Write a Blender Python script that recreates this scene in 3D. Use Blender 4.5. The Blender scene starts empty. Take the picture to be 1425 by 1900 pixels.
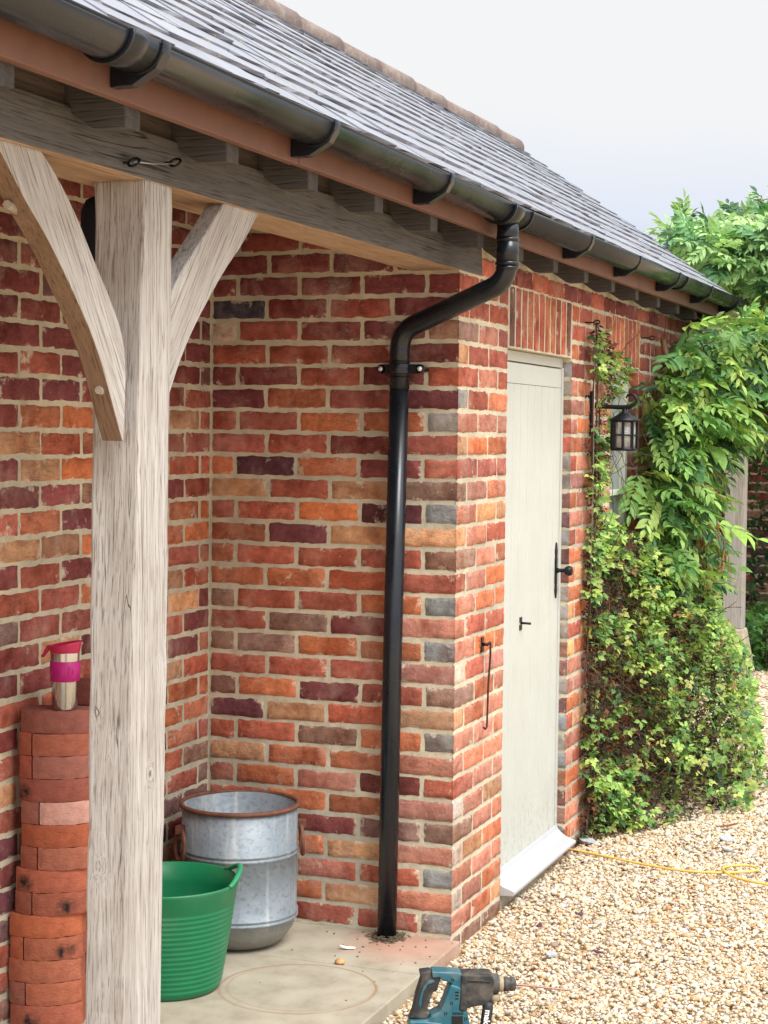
import bpy, bmesh, math, random
import numpy as np
from mathutils import Vector, Matrix
S = bpy.context.scene
COL = S.collection
R = math.radians
# ---------------------------------------------------------------- camera
CAM_R = np.array([[0.34978909, -0.9367599, 0.01133488], [-0.0381887, -0.02634685, -0.99892315], [0.93604979, 0.34897956, -0.04498948]])
CAM_P = np.array([-5.48747302, -1.79635723, 1.66110604]); CAM_F = 3302.65
cd = bpy.data.cameras.new('camera'); cam = bpy.data.objects.new('camera', cd); COL.objects.link(cam); S.camera = cam
cd.sensor_fit = 'VERTICAL'; cd.sensor_height = 36.0; cd.sensor_width = 27.0
cd.lens = CAM_F / 1900 * 36.0; cd.clip_start = 0.05; cd.clip_end = 500
r_, d_, f_ = CAM_R
cam.matrix_world = Matrix(((r_[0], -d_[0], -f_[0], CAM_P[0]), (r_[1], -d_[1], -f_[1], CAM_P[1]), (r_[2], -d_[2], -f_[2], CAM_P[2]), (0, 0, 0, 1)))
# ---------------------------------------------------------------- world, sun, exposure
S.view_settings.view_transform = 'Standard'; S.view_settings.look = 'None'
S.view_settings.exposure = 0.66; S.view_settings.gamma = 1.0
SUN_DIR = Vector((-0.42, -0.60, 1.05)).normalized()
w = bpy.data.worlds.new('World'); S.world = w; w.use_nodes = True
wt = w.node_tree; wt.nodes.clear()
def wn(t, **k):
    n = wt.nodes.new(t)
    for a, b in k.items(): setattr(n, a, b)
    return n
out = wn('ShaderNodeOutputWorld'); bg = wn('ShaderNodeBackground')
sky = wn('ShaderNodeTexSky', sky_type='NISHITA'); sky.sun_disc = False
sky.sun_elevation = math.asin(SUN_DIR.z); sky.sun_rotation = math.atan2(SUN_DIR.x, SUN_DIR.y); sky.dust_density = 3.0
tc = wn('ShaderNodeTexCoord'); sep = wn('ShaderNodeSeparateXYZ'); wt.links.new(tc.outputs['Generated'], sep.inputs[0])
nz = wn('ShaderNodeTexNoise'); nz.inputs['Scale'].default_value = 2.6; nz.inputs['Detail'].default_value = 6; nz.inputs['Roughness'].default_value = 0.5
wt.links.new(tc.outputs['Generated'], nz.inputs['Vector'])
def wmath(op, a, b=None):
    n = wn('ShaderNodeMath', operation=op)
    for i, x in enumerate((a, b)):
        if x is None: continue
        if isinstance(x, (int, float)): n.inputs[i].default_value = x
        else: wt.links.new(x, n.inputs[i])
    return n.outputs[0]
elev = wmath('ADD', sep.outputs['Z'], wmath('MULTIPLY', wmath('SUBTRACT', nz.outputs['Fac'], 0.5), 0.10))
rp = wn('ShaderNodeValToRGB'); wt.links.new(elev, rp.inputs[0])
cr = rp.color_ramp; cr.elements[0].position = 0.06; cr.elements[0].color = (0.38, 0.43, 0.56, 1)
cr.elements[1].position = 0.175; cr.elements[1].color = (0.61, 0.61, 0.612, 1)
e = cr.elements.new(0.118); e.color = (0.52, 0.555, 0.63, 1)
e = cr.elements.new(0.32); e.color = (0.613, 0.613, 0.613, 1)
rz = wn('ShaderNodeMapRange', interpolation_type='SMOOTHSTEP'); wt.links.new(sep.outputs['Z'], rz.inputs['Value'])
rz.inputs['From Min'].default_value = 0.25; rz.inputs['From Max'].default_value = 0.95; rz.inputs['To Min'].default_value = 1.0; rz.inputs['To Max'].default_value = 2.6
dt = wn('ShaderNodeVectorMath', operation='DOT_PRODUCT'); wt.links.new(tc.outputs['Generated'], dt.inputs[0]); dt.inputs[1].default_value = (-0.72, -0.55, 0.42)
gl_ = wn('ShaderNodeMapRange', interpolation_type='SMOOTHSTEP'); wt.links.new(dt.outputs['Value'], gl_.inputs['Value'])   # sky brightened behind the camera, added to light the open bay
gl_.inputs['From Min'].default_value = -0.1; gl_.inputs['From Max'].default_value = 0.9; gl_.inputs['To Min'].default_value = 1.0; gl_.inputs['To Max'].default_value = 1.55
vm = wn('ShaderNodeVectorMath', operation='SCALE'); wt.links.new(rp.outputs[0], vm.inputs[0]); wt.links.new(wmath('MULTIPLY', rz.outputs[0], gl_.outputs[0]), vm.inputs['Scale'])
bg.inputs['Strength'].default_value = 1.0
bg2 = wn('ShaderNodeBackground'); bg2.inputs['Strength'].default_value = 0.05; wt.links.new(sky.outputs[0], bg2.inputs[0])
mxw = wn('ShaderNodeMixShader'); mxw.inputs[0].default_value = 0.93
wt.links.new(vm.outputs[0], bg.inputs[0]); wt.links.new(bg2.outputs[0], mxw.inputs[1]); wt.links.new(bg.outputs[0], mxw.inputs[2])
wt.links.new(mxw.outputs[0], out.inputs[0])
sd = bpy.data.lights.new('sun', 'SUN'); sd.energy = 2.0; sd.angle = R(28); sd.color = (1.0, 0.99, 0.975)
so = bpy.data.objects.new('sun', sd); COL.objects.link(so); so.rotation_euler = SUN_DIR.to_track_quat('Z', 'Y').to_euler()
so.location = (-6, -10, 14)
# ---------------------------------------------------------------- helpers
rng = np.random.default_rng(7); random.seed(7)
def lin(r, g, b):
    return tuple(((c / 255) / 12.92 if c / 255 <= 0.04045 else ((c / 255 + 0.055) / 1.055) ** 2.4) for c in (r, g, b)) + (1.0,)
def project(P):
    c = (np.asarray(P) - CAM_P) @ CAM_R.T
    return np.stack([712.5 + CAM_F * c[:, 0] / c[:, 2], 950 + CAM_F * c[:, 1] / c[:, 2]], 1)
def inside(poly, q):
    poly = np.asarray(poly, float); n = len(poly); res = np.zeros(len(q), bool); j = n - 1
    for i in range(n):
        (xi, yi), (xj, yj) = poly[i], poly[j]
        c = ((yi > q[:, 1]) != (yj > q[:, 1])) & (q[:, 0] < (xj - xi) * (q[:, 1] - yi) / (yj - yi + 1e-12) + xi)
        res ^= c; j = i
    return res

class Mat:
    def __init__(s, name):
        s.m = bpy.data.materials.new(name); s.m.use_nodes = True; s.t = s.m.node_tree; s.t.nodes.clear()
        s.o = s.t.nodes.new('ShaderNodeOutputMaterial'); s.b = s.t.nodes.new('ShaderNodeBsdfPrincipled')
        s.t.links.new(s.b.outputs[0], s.o.inputs[0])
    def n(s, t, **k):
        n = s.t.nodes.new(t)
        for a, b in k.items(): setattr(n, a, b)
        return n
    def put(s, sock, v):
        if isinstance(v, bpy.types.NodeSocket): s.t.links.new(v, sock)
        elif v is not None:
            if sock.type == 'RGBA' and isinstance(v, (int, float)): v = (v, v, v, 1)
            if sock.type == 'RGBA' and len(v) == 3: v = tuple(v) + (1,)
            sock.default_value = v
    def co(s, scale=None, rot=None, loc=None):
        c = s.n('ShaderNodeTexCoord').outputs['Object']
        if scale is None and rot is None and loc is None: return c
        m = s.n('ShaderNodeMapping'); s.put(m.inputs[0], c)
        if scale: m.inputs['Scale'].default_value = scale
        if rot: m.inputs['Rotation'].default_value = rot
        if loc: m.inputs['Location'].default_value = loc
        return m.outputs[0]
    def noise(s, v, scale, detail=4, rough=0.55, dist=0.0, col=False):
        n = s.n('ShaderNodeTexNoise'); s.put(n.inputs['Vector'], v); n.inputs['Scale'].default_value = scale
        n.inputs['Detail'].default_value = detail; n.inputs['Roughness'].default_value = rough; n.inputs['Distortion'].default_value = dist
        return n.outputs['Color' if col else 'Fac']
    def vor(s, v, scale, feature='F1', out='Distance'):
        n = s.n('ShaderNodeTexVoronoi', feature=feature); s.put(n.inputs['Vector'], v); n.inputs['Scale'].default_value = scale
        return n.outputs[out]
    def ramp(s, f, pts, interp='LINEAR'):
        n = s.n('ShaderNodeValToRGB'); s.put(n.inputs[0], f); c = n.color_ramp; c.interpolation = interp
        while len(c.elements) < len(pts): c.elements.new(0.5)
        for e, (p, v) in zip(c.elements, pts):
            e.position = p
            if isinstance(v, (int, float)): v = (v, v, v, 1)
            e.color = tuple(v) if len(v) == 4 else tuple(v) + (1,)
        return n.outputs[0]
    def mix(s, f, a, b, mode='MIX'):
        n = s.n('ShaderNodeMix', data_type='RGBA', blend_type=mode); s.put(n.inputs[0], f); s.put(n.inputs[6], a); s.put(n.inputs[7], b)
        return n.outputs[2]
    def math(s, op, a, b=None, c=None):
        n = s.n('ShaderNodeMath', operation=op)
        for i, x in enumerate((a, b, c)):
            if x is not None: s.put(n.inputs[i], x)
        return n.outputs[0]
    def attr(s, name, out='Color'): return s.n('ShaderNodeAttribute', attribute_name=name).outputs[out]
    def bump(s, h, strength=0.5, dist=0.002, prev=None):
        n = s.n('ShaderNodeBump'); n.inputs['Strength'].default_value = strength; n.inputs['Distance'].default_value = dist
        s.put(n.inputs['Height'], h)
        if prev: s.put(n.inputs['Normal'], prev)
        return n.outputs[0]
    def fin(s, base, rough=0.8, normal=None, metal=None, spec=None):
        s.put(s.b.inputs['Base Color'], base); s.put(s.b.inputs['Roughness'], rough)
        if normal is not None: s.put(s.b.inputs['Normal'], normal)
        if metal is not None: s.put(s.b.inputs['Metallic'], metal)
        if spec is not None: s.put(s.b.inputs['Specular IOR Level'], spec)
        return s.m

class MB:
    def __init__(s): s.v = []; s.f = []; s.mi = []; s.sm = []; s.c = []; s.e = []; s.col = (1, 1, 1, 1); s.mat = 0; s.smooth = False
    def vert(s, p, e=0.0): s.v.append(tuple(p)); s.c.append(s.col); s.e.append(e); return len(s.v) - 1
    def face(s, idx): s.f.append(tuple(idx)); s.mi.append(s.mat); s.sm.append(s.smooth)
    def box(s, x0, x1, y0, y1, z0, z1):
        i = [s.vert(p) for p in ((x0,y0,z0),(x1,y0,z0),(x1,y1,z0),(x0,y1,z0),(x0,y0,z1),(x1,y0,z1),(x1,y1,z1),(x0,y1,z1))]
        for q in ((3,2,1,0),(4,5,6,7),(0,1,5,4),(1,2,6,5),(2,3,7,6),(3,0,4,7)): s.face([i[k] for k in q])
        return s
    def prism(s, poly, fn, t0, t1):
        # poly: 2D outline; fn(a,b,t) -> 3D
        n = len(poly); A = [s.vert(fn(a, b, t0)) for a, b in poly]; B = [s.vert(fn(a, b, t1)) for a, b in poly]
        s.face(A[::-1]); s.face(B)
        for i in range(n): s.face((A[i], A[(i+1) % n], B[(i+1) % n], B[i]))
        return s
    def strip_prism(s, L, Rr, fn, t0, t1):
        # two matching polylines -> solid band made of quads
        n = len(L); g = [[s.vert(fn(p[0], p[1], t)) for p in P] for t in (t0, t1) for P in (L, Rr)]
        a, b, c, d = g
        for i in range(n - 1):
            s.face((a[i], b[i], b[i+1], a[i+1])); s.face((d[i], c[i], c[i+1], d[i+1]))
            s.face((b[i], d[i], d[i+1], b[i+1])); s.face((c[i], a[i], a[i+1], c[i+1]))
        s.face((a[0], c[0], d[0], b[0])); s.face((b[-1], d[-1], c[-1], a[-1]))
        return s
    def tube(s, pts, r, seg=10, cap=True, closed=False):
        pts = [Vector(p) for p in pts]; n = len(pts); rs = r if isinstance(r, (list, tuple)) else [r] * n
        sm = s.smooth; s.smooth = True; rings = []
        prev = None
        for i, p in enumerate(pts):
            if closed: d = pts[(i+1) % n] - pts[i-1]
            else: d = (pts[min(i+1, n-1)] - pts[max(i-1, 0)])
            d.normalize()
            if prev is None:
                a = Vector((0, 0, 1)) if abs(d.z) < 0.9 else Vector((1, 0, 0))
                u = d.cross(a).normalized()
            else: u = (prev - d * prev.dot(d)).normalized()
            prev = u; vv = d.cross(u)
            rings.append([s.vert(p + (u * math.cos(2*math.pi*k/seg) + vv * math.sin(2*math.pi*k/seg)) * rs[i]) for k in range(seg)])
        for i in range(n if closed else n - 1):
            a, b = rings[i], rings[(i+1) % n]
            for k in range(seg): s.face((a[k], a[(k+1) % seg], b[(k+1) % seg], b[k]))
        if cap and not closed:
            s.smooth = False; s.face(rings[0][::-1]); s.face(rings[-1])
        s.smooth = sm; return s
    def lathe(s, prof, c=(0, 0, 0), seg=40, axis='z', wob=None):
        sm = s.smooth; s.smooth = True; rings = []
        for r, z in prof:
            ring = []
            for k in range(seg):
                a = 2*math.pi*k/seg; rr = r if wob is None else r * (1 + wob(a, z))
                x, y = rr*math.cos(a), rr*math.sin(a)
                p = (c[0]+x, c[1]+y, c[2]+z) if axis == 'z' else ((c[0]+z, c[1]+x, c[2]+y) if axis == 'x' else (c[0]+x, c[1]+z, c[2]+y))
                ring.append(s.vert(p))
            rings.append(ring)
        for a, b in zip(rings, rings[1:]):
            for k in range(seg): s.face((a[k], a[(k+1) % seg], b[(k+1) % seg], b[k]))
        if prof[0][0] > 1e-5: s.face(rings[0][::-1])
        if prof[-1][0] > 1e-5: s.face(rings[-1])
        s.smooth = sm; return s
    def build(s, name, mats, parent=None, bevel=0, bseg=2, loc=None, sub=0):
        me = bpy.data.meshes.new(name); o = bpy.data.objects.new(name, me); COL.objects.link(o)
        off = np.zeros(3)
        if parent is not None:
            off = np.array(getattr_world(parent)); o.parent = parent
        elif loc is not None: off = np.array(loc); o.location = loc
        V = np.array(s.v, float) - off
        me.from_pydata(V.tolist(), [], s.f)
        if not isinstance(mats, (list, tuple)): mats = [mats]
        for m in mats: me.materials.append(m)
        me.polygons.foreach_set('material_index', s.mi); me.polygons.foreach_set('use_smooth', s.sm)
        ca = me.color_attributes.new('Col', 'FLOAT_COLOR', 'POINT'); ca.data.foreach_set('color', np.array(s.c, np.float32).ravel())
        if any(s.e):
            ea = me.attributes.new('edge', 'FLOAT', 'POINT'); ea.data.foreach_set('value', np.array(s.e, np.float32))
        me.update()
        bm = bmesh.new(); bm.from_mesh(me); bmesh.ops.recalc_face_normals(bm, faces=bm.faces) if len(s.f) < 20000 else None; bm.to_mesh(me); bm.free()
        if sub:
            md = o.modifiers.new('sub', 'SUBSURF'); md.levels = md.render_levels = sub
        if bevel:
            md = o.modifiers.new('bevel', 'BEVEL'); md.width = bevel; md.segments = bseg; md.limit_method = 'ANGLE'; md.angle_limit = R(35)
        return o
WORLD_LOC = {}
def getattr_world(p): return WORLD_LOC.get(p.name, (0.0, 0.0, 0.0))
def thing(name, label, cat, loc=(0, 0, 0), group=None, rotz=0):
    o = bpy.data.objects.new(name, None); COL.objects.link(o); o.location = loc; o.rotation_euler = (0, 0, rotz); o.empty_display_size = 0.05
    o['label'] = label; o['category'] = cat
    if group: o['group'] = group
    WORLD_LOC[o.name] = tuple(loc) if rotz == 0 else (0.0, 0.0, 0.0)
    return o
def tag(o, label, cat, group=None):
    o['label'] = label; o['category'] = cat
    if group: o['group'] = group
    return o
def sub(o, child):
    # child built in world coordinates of the same frame -> make it a sub-part of part o
    child.parent = o; return child
def cpy(src, parent=None, loc=None):
    c = src.copy(); COL.objects.link(c)
    if parent is not None: c.parent = parent
    if loc is not None: c.location = loc
    return c
def text_mesh(txt, size, depth, mat, name, parent=None, bold=0.0):
    cu = bpy.data.curves.new(name, 'FONT'); cu.body = txt; cu.size = size; cu.extrude = depth; cu.align_x = 'CENTER'; cu.align_y = 'CENTER'; cu.offset = bold
    t = bpy.data.objects.new(name + '_tmp', cu); COL.objects.link(t)
    dg = bpy.context.evaluated_depsgraph_get(); me = bpy.data.meshes.new_from_object(t.evaluated_get(dg)); bpy.data.objects.remove(t)
    me.name = name; o = bpy.data.objects.new(name, me); COL.objects.link(o); me.materials.clear(); me.materials.append(mat)
    if parent: o.parent = parent
    return o
# ---------------------------------------------------------------- materials
def mat_brick(name='brick_face', sat=1.0):
    m = Mat(name); c = m.co(); col = m.attr('Col'); ed = m.attr('edge', 'Fac')
    n1 = m.noise(c, 26, 5, 0.6); n2 = m.noise(c, 130, 4, 0.65); n3 = m.noise(c, 9, 3)
    base = m.mix(1.0, col, m.ramp(n1, [(0.3, 0.72), (0.5, 1.0), (0.72, 1.22)]), 'MULTIPLY')
    base = m.mix(m.ramp(n3, [(0.48, 0.0), (0.68, 0.8)]), base, m.mix(1.0, base, lin(205, 176, 170), 'MULTIPLY'))
    base = m.mix(m.ramp(n2, [(0.62, 0.0), (0.75, 0.55)]), base, m.mix(1.0, base, 0.45, 'MULTIPLY'))
    lime = m.math('ADD', m.math('MULTIPLY', m.noise(c, 14, 6, 0.7), 0.75), m.math('MULTIPLY', ed, 0.085))
    base = m.mix(m.ramp(lime, [(0.475, 0.0), (0.54, 0.88)]), base, m.mix(n2, lin(198, 184, 160), lin(222, 206, 186)))
    pale = m.ramp(m.noise(m.co(loc=(3, 7, 1)), 5.5, 5, 0.65), [(0.52, 0.0), (0.75, 0.38)])
    base = m.mix(pale, base, lin(214, 178, 158))
    fold = m.noise(m.co(scale=(0.45, 0.45, 1.6)), 46, 4, 0.6, 1.4)
    cre = m.ramp(m.math('ABSOLUTE', m.math('SUBTRACT', fold, 0.5)), [(0.0, 0.0), (0.04, 1.0)])
    base = m.mix(m.math('MULTIPLY', m.math('SUBTRACT', 1.0, cre), m.ramp(m.noise(c, 6, 2), [(0.45, 0.0), (0.6, 0.5)])), base, m.mix(1.0, base, 0.4, 'MULTIPLY'))
    big = m.noise(m.co(loc=(9, 2, 5)), 1.7, 5, 0.65); base = m.mix(1.0, base, m.ramp(big, [(0.3, (0.80, 0.78, 0.78)), (0.5, 1.0), (0.72, (1.14, 1.13, 1.12))]), 'MULTIPLY')
    bloom = m.math('MULTIPLY', m.ramp(m.noise(m.co(loc=(1, 5, 2), scale=(1, 1, 0.6)), 3.0, 6, 0.7), [(0.56, 0.0), (0.72, 0.5)]), m.ramp(n2, [(0.35, 0.3), (0.65, 1.0)])); base = m.mix(bloom, base, lin(212, 198, 184))
    b = m.bump(n2, 0.6, 0.004); b = m.bump(n1, 0.7, 0.008, b)
    b = m.bump(cre, 0.5, 0.004, b)
    return m.fin(base, m.ramp(n1, [(0.3, 0.95), (0.7, 0.78)]), b, spec=0.25)
def mat_mortar():
    m = Mat('lime_mortar'); c = m.co(); n1 = m.noise(c, 18, 6, 0.65); n2 = m.noise(c, 160, 3, 0.6); n3 = m.noise(c, 2.2, 4, 0.55)
    base = m.ramp(n1, [(0.25, lin(176, 165, 140)), (0.5, lin(204, 194, 168)), (0.75, lin(220, 212, 190))])
    base = m.mix(m.ramp(n3, [(0.42, 0.0), (0.66, 0.55)]), base, lin(150, 146, 134))
    base = m.mix(m.ramp(n2, [(0.6, 0.0), (0.78, 0.5)]), base, lin(112, 100, 80))
    base = m.mix(1.0, base, m.ramp(m.noise(m.co(loc=(9, 2, 5)), 1.7, 5, 0.65), [(0.3, (0.80, 0.80, 0.82)), (0.5, 1.0), (0.72, (1.08, 1.07, 1.05))]), 'MULTIPLY')
    return m.fin(base, 0.95, m.bump(n2, 0.5, 0.003, m.bump(n1, 0.6, 0.006)), spec=0.2)
def mat_oak(name, light, mid, dark, axis, knots=(), crack=1.0, rot=0.0):
    # axis: 0 x, 1 y, 2 z along the grain
    m = Mat(name); sc = [1, 1, 1]; sc[axis] = 0.03
    v = m.co(rot=(0, rot, 0)) if rot else m.co()
    mp = m.n('ShaderNodeMapping'); m.put(mp.inputs[0], v); mp.inputs['Scale'].default_value = tuple(sc); v = mp.outputs[0]
    if knots:
        c = m.co(); tot = None
        for (kx, ky, kz, kr) in knots:
            q = m.n('ShaderNodeVectorMath', operation='SUBTRACT'); m.put(q.inputs[0], c); q.inputs[1].default_value = (kx, ky, kz)
            q2 = m.n('ShaderNodeVectorMath', operation='MULTIPLY'); m.put(q2.inputs[0], q.outputs[0]); s2 = [1/kr]*3; s2[axis] = 0.7/kr; q2.inputs[1].default_value = s2
            ln = m.n('ShaderNodeVectorMath', operation='LENGTH'); m.put(ln.inputs[0], q2.outputs[0])
            g = m.math('POWER', 2.718, m.math('MULTIPLY', m.math('MULTIPLY', ln.outputs['Value'], ln.outputs['Value']), -0.55))
            tot = g if tot is None else m.math('ADD', tot, g)
        ad = m.n('ShaderNodeVectorMath', operation='ADD'); m.put(ad.inputs[0], v)
        cb = m.n('ShaderNodeCombineXYZ')
        for i in range(3): m.put(cb.inputs[i], m.math('MULTIPLY', tot, 0.016))
        m.put(ad.inputs[1], cb.outputs[0]); v = ad.outputs[0]
    g1 = m.noise(v, 85, 6, 0.7, 0.25); g2 = m.noise(v, 270, 4, 0.65, 0.1); g3 = m.noise(v, 11, 5, 0.6, 0.8); cr = m.noise(v, 24, 2, 0.5, 0.1)
    base = m.ramp(g3, [(0.28, mid), (0.5, light), (0.75, mid)])
    base = m.mix(m.ramp(g1, [(0.40, 0.6), (0.60, 0.0)]), base, mid)
    base = m.mix(m.ramp(g2, [(0.36, 0.75), (0.49, 0.0)]), base, dark)
    base = m.mix(m.ramp(m.noise(m.co(), 3.5, 5, 0.6), [(0.5, 0.0), (0.75, 0.45)]), base, m.mix(1.0, base, lin(215, 200, 178), 'MULTIPLY'))
    ck = m.ramp(m.math('ABSOLUTE', m.math('SUBTRACT', cr, 0.5)), [(0.0, 1.0), (0.0055, 0.0)])
    ck = m.math('MULTIPLY', ck, m.ramp(m.noise(m.co(scale=tuple(0.22 if i_ == axis else 1.0 for i_ in range(3))), 7, 2), [(0.53, 0.0), (0.60, crack*0.8)]))
    if knots:
        base = m.mix(m.ramp(tot, [(0.72, 0.0), (0.95, 0.8)]), base, m.mix(1.0, dark, 0.6, 'MULTIPLY'))
    base = m.mix(ck, base, m.mix(1.0, dark, 0.35, 'MULTIPLY'))
    b = m.bump(g2, 0.35, 0.0025); b = m.bump(g1, 0.45, 0.004, b); b = m.bump(ck, -0.9, 0.004, b) if False else m.bump(m.math('SUBTRACT', 1.0, ck), 0.9, 0.004, b)
    return m.fin(base, 0.85, b, spec=0.25)
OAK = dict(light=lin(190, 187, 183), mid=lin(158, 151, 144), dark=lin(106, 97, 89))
def mat_plain(name, col, rough=0.5, metal=0.0, var=0.12, scale=30, bump=0.15, spec=None, dirt=None):
    m = Mat(name); c = m.co(); n = m.noise(c, scale, 5, 0.6); n2 = m.noise(c, scale * 0.2, 4)
    base = m.mix(1.0, col, m.ramp(n, [(0.3, 1 - var), (0.7, 1 + var)]), 'MULTIPLY')
    if dirt: base = m.mix(m.ramp(n2, [(0.5, 0.0), (0.72, dirt[1])]), base, dirt[0])
    return m.fin(base, m.ramp(n2, [(0.3, max(rough - 0.08, 0.02)), (0.7, rough + 0.08)]), m.bump(n, bump, 0.002), metal, spec)
BRICK = mat_brick(); MORTAR = mat_mortar()
BLACK = mat_plain('black_plastic', (0.006, 0.009, 0.014, 1), 0.27, var=0.2, scale=25, bump=0.0, dirt=(lin(70, 70, 66), 0.10))
IRON = mat_plain('black_iron', (0.006, 0.007, 0.010, 1), 0.42, var=0.3, scale=90, bump=0.15, spec=0.3)
# ---------------------------------------------------------------- brickwork
PAL = dict(R=(174, 98, 80), O=(196, 118, 82), T=(202, 152, 112), M=(134, 72, 70), P=(108, 62, 66), B=(150, 114, 96), G=(156, 153, 148), K=(76, 70, 80), W=(204, 188, 174), S=(198, 134, 112), D=(128, 92, 86))
def bcol(ch, rnd):
    r, g, b = PAL[ch]; k = 1 + rnd.normal(0, 0.07); h = rnd.normal(0, 6)
    return lin(*(min(250, max(8, x)) for x in ((r + h) * k, (g + h * 0.3) * k, (b - h * 0.4) * k)))
def add_brick(mb, o, U, V, N, w, h, ch, rnd, lo=False, hi=False, prot=0.0035):
    o, U, V, N = map(np.array, (o, U, V, N)); ni = max(3, int(round(w / 0.026))) + 2; nj = 6
    e = 0.005
    us = np.r_[0, np.linspace(e, w - e, ni - 1), w]; vs = np.r_[0, np.linspace(e, h - e, nj - 1), h]
    mb.col = bcol(ch, rnd); mb.smooth = True; mb.mat = 0
    ph = rnd.random(4) * 6.28; idx = []
    tilt = rnd.normal(0, 0.0012)
    if lo: us[0] = -prot
    if hi: us[-1] = w + prot
    for i, u in enumerate(us):
        row = []
        for j, v in enumerate(vs):
            eu = i in (0, len(us) - 1); ev = j in (0, len(vs) - 1)
            ou, ov = u, v; openi = (lo and i == 0) or (hi and i == len(us) - 1)
            d = prot + rnd.normal(0, 0.0007) + tilt * (v / h - 0.5)
            if ev: d = -0.0012; ov += 0.0018 * math.sin(u * 70 + ph[0 if j else 1]) + 0.0012 * math.sin(u * 31 + ph[3]) + rnd.normal(0, 0.0016)
            if eu and not openi: d = -0.0012; ou += rnd.normal(0, 0.0013) + 0.0012 * math.sin(v * 90 + ph[2])
            if eu and ev and not openi: ou += (0.004 if i == 0 else -0.004); ov += (0.003 if j == 0 else -0.003)
            if openi and not ev: d = prot
            if not eu and not ev and (i in (1, len(us) - 2) or j in (1, len(vs) - 2)): d -= 0.0006 + abs(rnd.normal(0, 0.0006))
            ring = 1.0 if (eu or ev) and not (openi and not ev) else (0.7 if (i in (1, len(us)-2) or j in (1, len(vs)-2)) else 0.0)
            p = o + U * ou + V * ov + N * d
            row.append(mb.vert(p, ring))
        idx.append(row)
    for i in range(len(us) - 1):
        for j in range(len(vs) - 1): mb.face((idx[i][j], idx[i+1][j], idx[i+1][j+1], idx[i][j+1]))
C_ = 0.075; JT = 0.0108
def course(mb, rnd, k, cells, o0, U, N, chars, lo=None, hi=None, zb=None):
    # cells: list of (u0,u1); brick k spans z (k*C+JT .. (k+1)*C)
    for n, (a, b) in enumerate(cells):
        z = k * C_ + JT + rnd.normal(0, 0.0012); h = C_ - JT + rnd.normal(0, 0.0012)
        add_brick(mb, (o0[0] + U[0]*a, o0[1] + U[1]*a, z), U, (0, 0, 1), N, b - a, h, chars[n % len(chars)], rnd, lo=(lo == n), hi=(hi == n))
rb = np.random.default_rng(11)
# rows of the wall that faces the camera, top first (row index 26 = 'a' downwards to 0)
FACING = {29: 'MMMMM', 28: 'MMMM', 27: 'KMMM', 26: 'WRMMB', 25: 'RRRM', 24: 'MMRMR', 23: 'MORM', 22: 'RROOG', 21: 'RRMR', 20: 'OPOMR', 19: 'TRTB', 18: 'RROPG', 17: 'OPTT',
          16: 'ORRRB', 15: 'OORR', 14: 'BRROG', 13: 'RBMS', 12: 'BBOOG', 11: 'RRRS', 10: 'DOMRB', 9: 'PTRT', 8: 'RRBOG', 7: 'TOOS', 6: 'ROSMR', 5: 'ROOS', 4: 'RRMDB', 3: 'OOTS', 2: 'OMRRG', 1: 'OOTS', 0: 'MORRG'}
DY = 0.885
building = thing('brick_outbuilding', 'red brick outbuilding with oak framed open bay, slate roof and pale grey door', 'building')
# side wall (faces -x)
mb = MB()
for k in range(0, 38):
    if k == 28 or k == 30 or k >= 26:
        pass
    H = (k % 2 == 0)     # even rows: half brick at the corner
    if k == 27: H = False
    if H: cells = [(0.0, 0.1025), (0.1135, 0.3275), (0.3385, 0.5525), (0.5635, 0.7775), (0.789, 0.878)]
    else: cells = [(0.0, 0.214), (0.2255, 0.439), (0.4505, 0.664), (0.6755, 0.878)]
    ch = FACING.get(k, 'MMRMM'); ch = ch[::-1] if k in FACING else ch
    if len(ch) < len(cells): ch = ch + 'M'
    cells = [(a, min(b, DY)) for a, b in cells]
    j = rb.normal(0, 0.004)
    cells = [(a if n == 0 else a + j, b + j if n < len(cells) - 1 else b) for n, (a, b) in enumerate(cells)]
    kc = [(c_, h_) for c_, h_ in zip(cells, ch) if (k + 1)*C_ < 2.42 + 0.75*c_[0]]
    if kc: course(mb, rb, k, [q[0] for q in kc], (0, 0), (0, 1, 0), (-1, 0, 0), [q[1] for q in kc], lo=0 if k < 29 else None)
mb.mat = 1; mb.smooth = False; mb.col = (1, 1, 1, 1)
mb.prism([(0.11, -0.25), (DY + 0.11, -0.25), (DY + 0.11, 3.12), (0.11, 2.53)], lambda a, b, t: (t, a, b), 0.0, 0.11)
side = mb.build('wall', [BRICK, MORTAR], building); side['label'] = 'side wall facing into the open bay'
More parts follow.
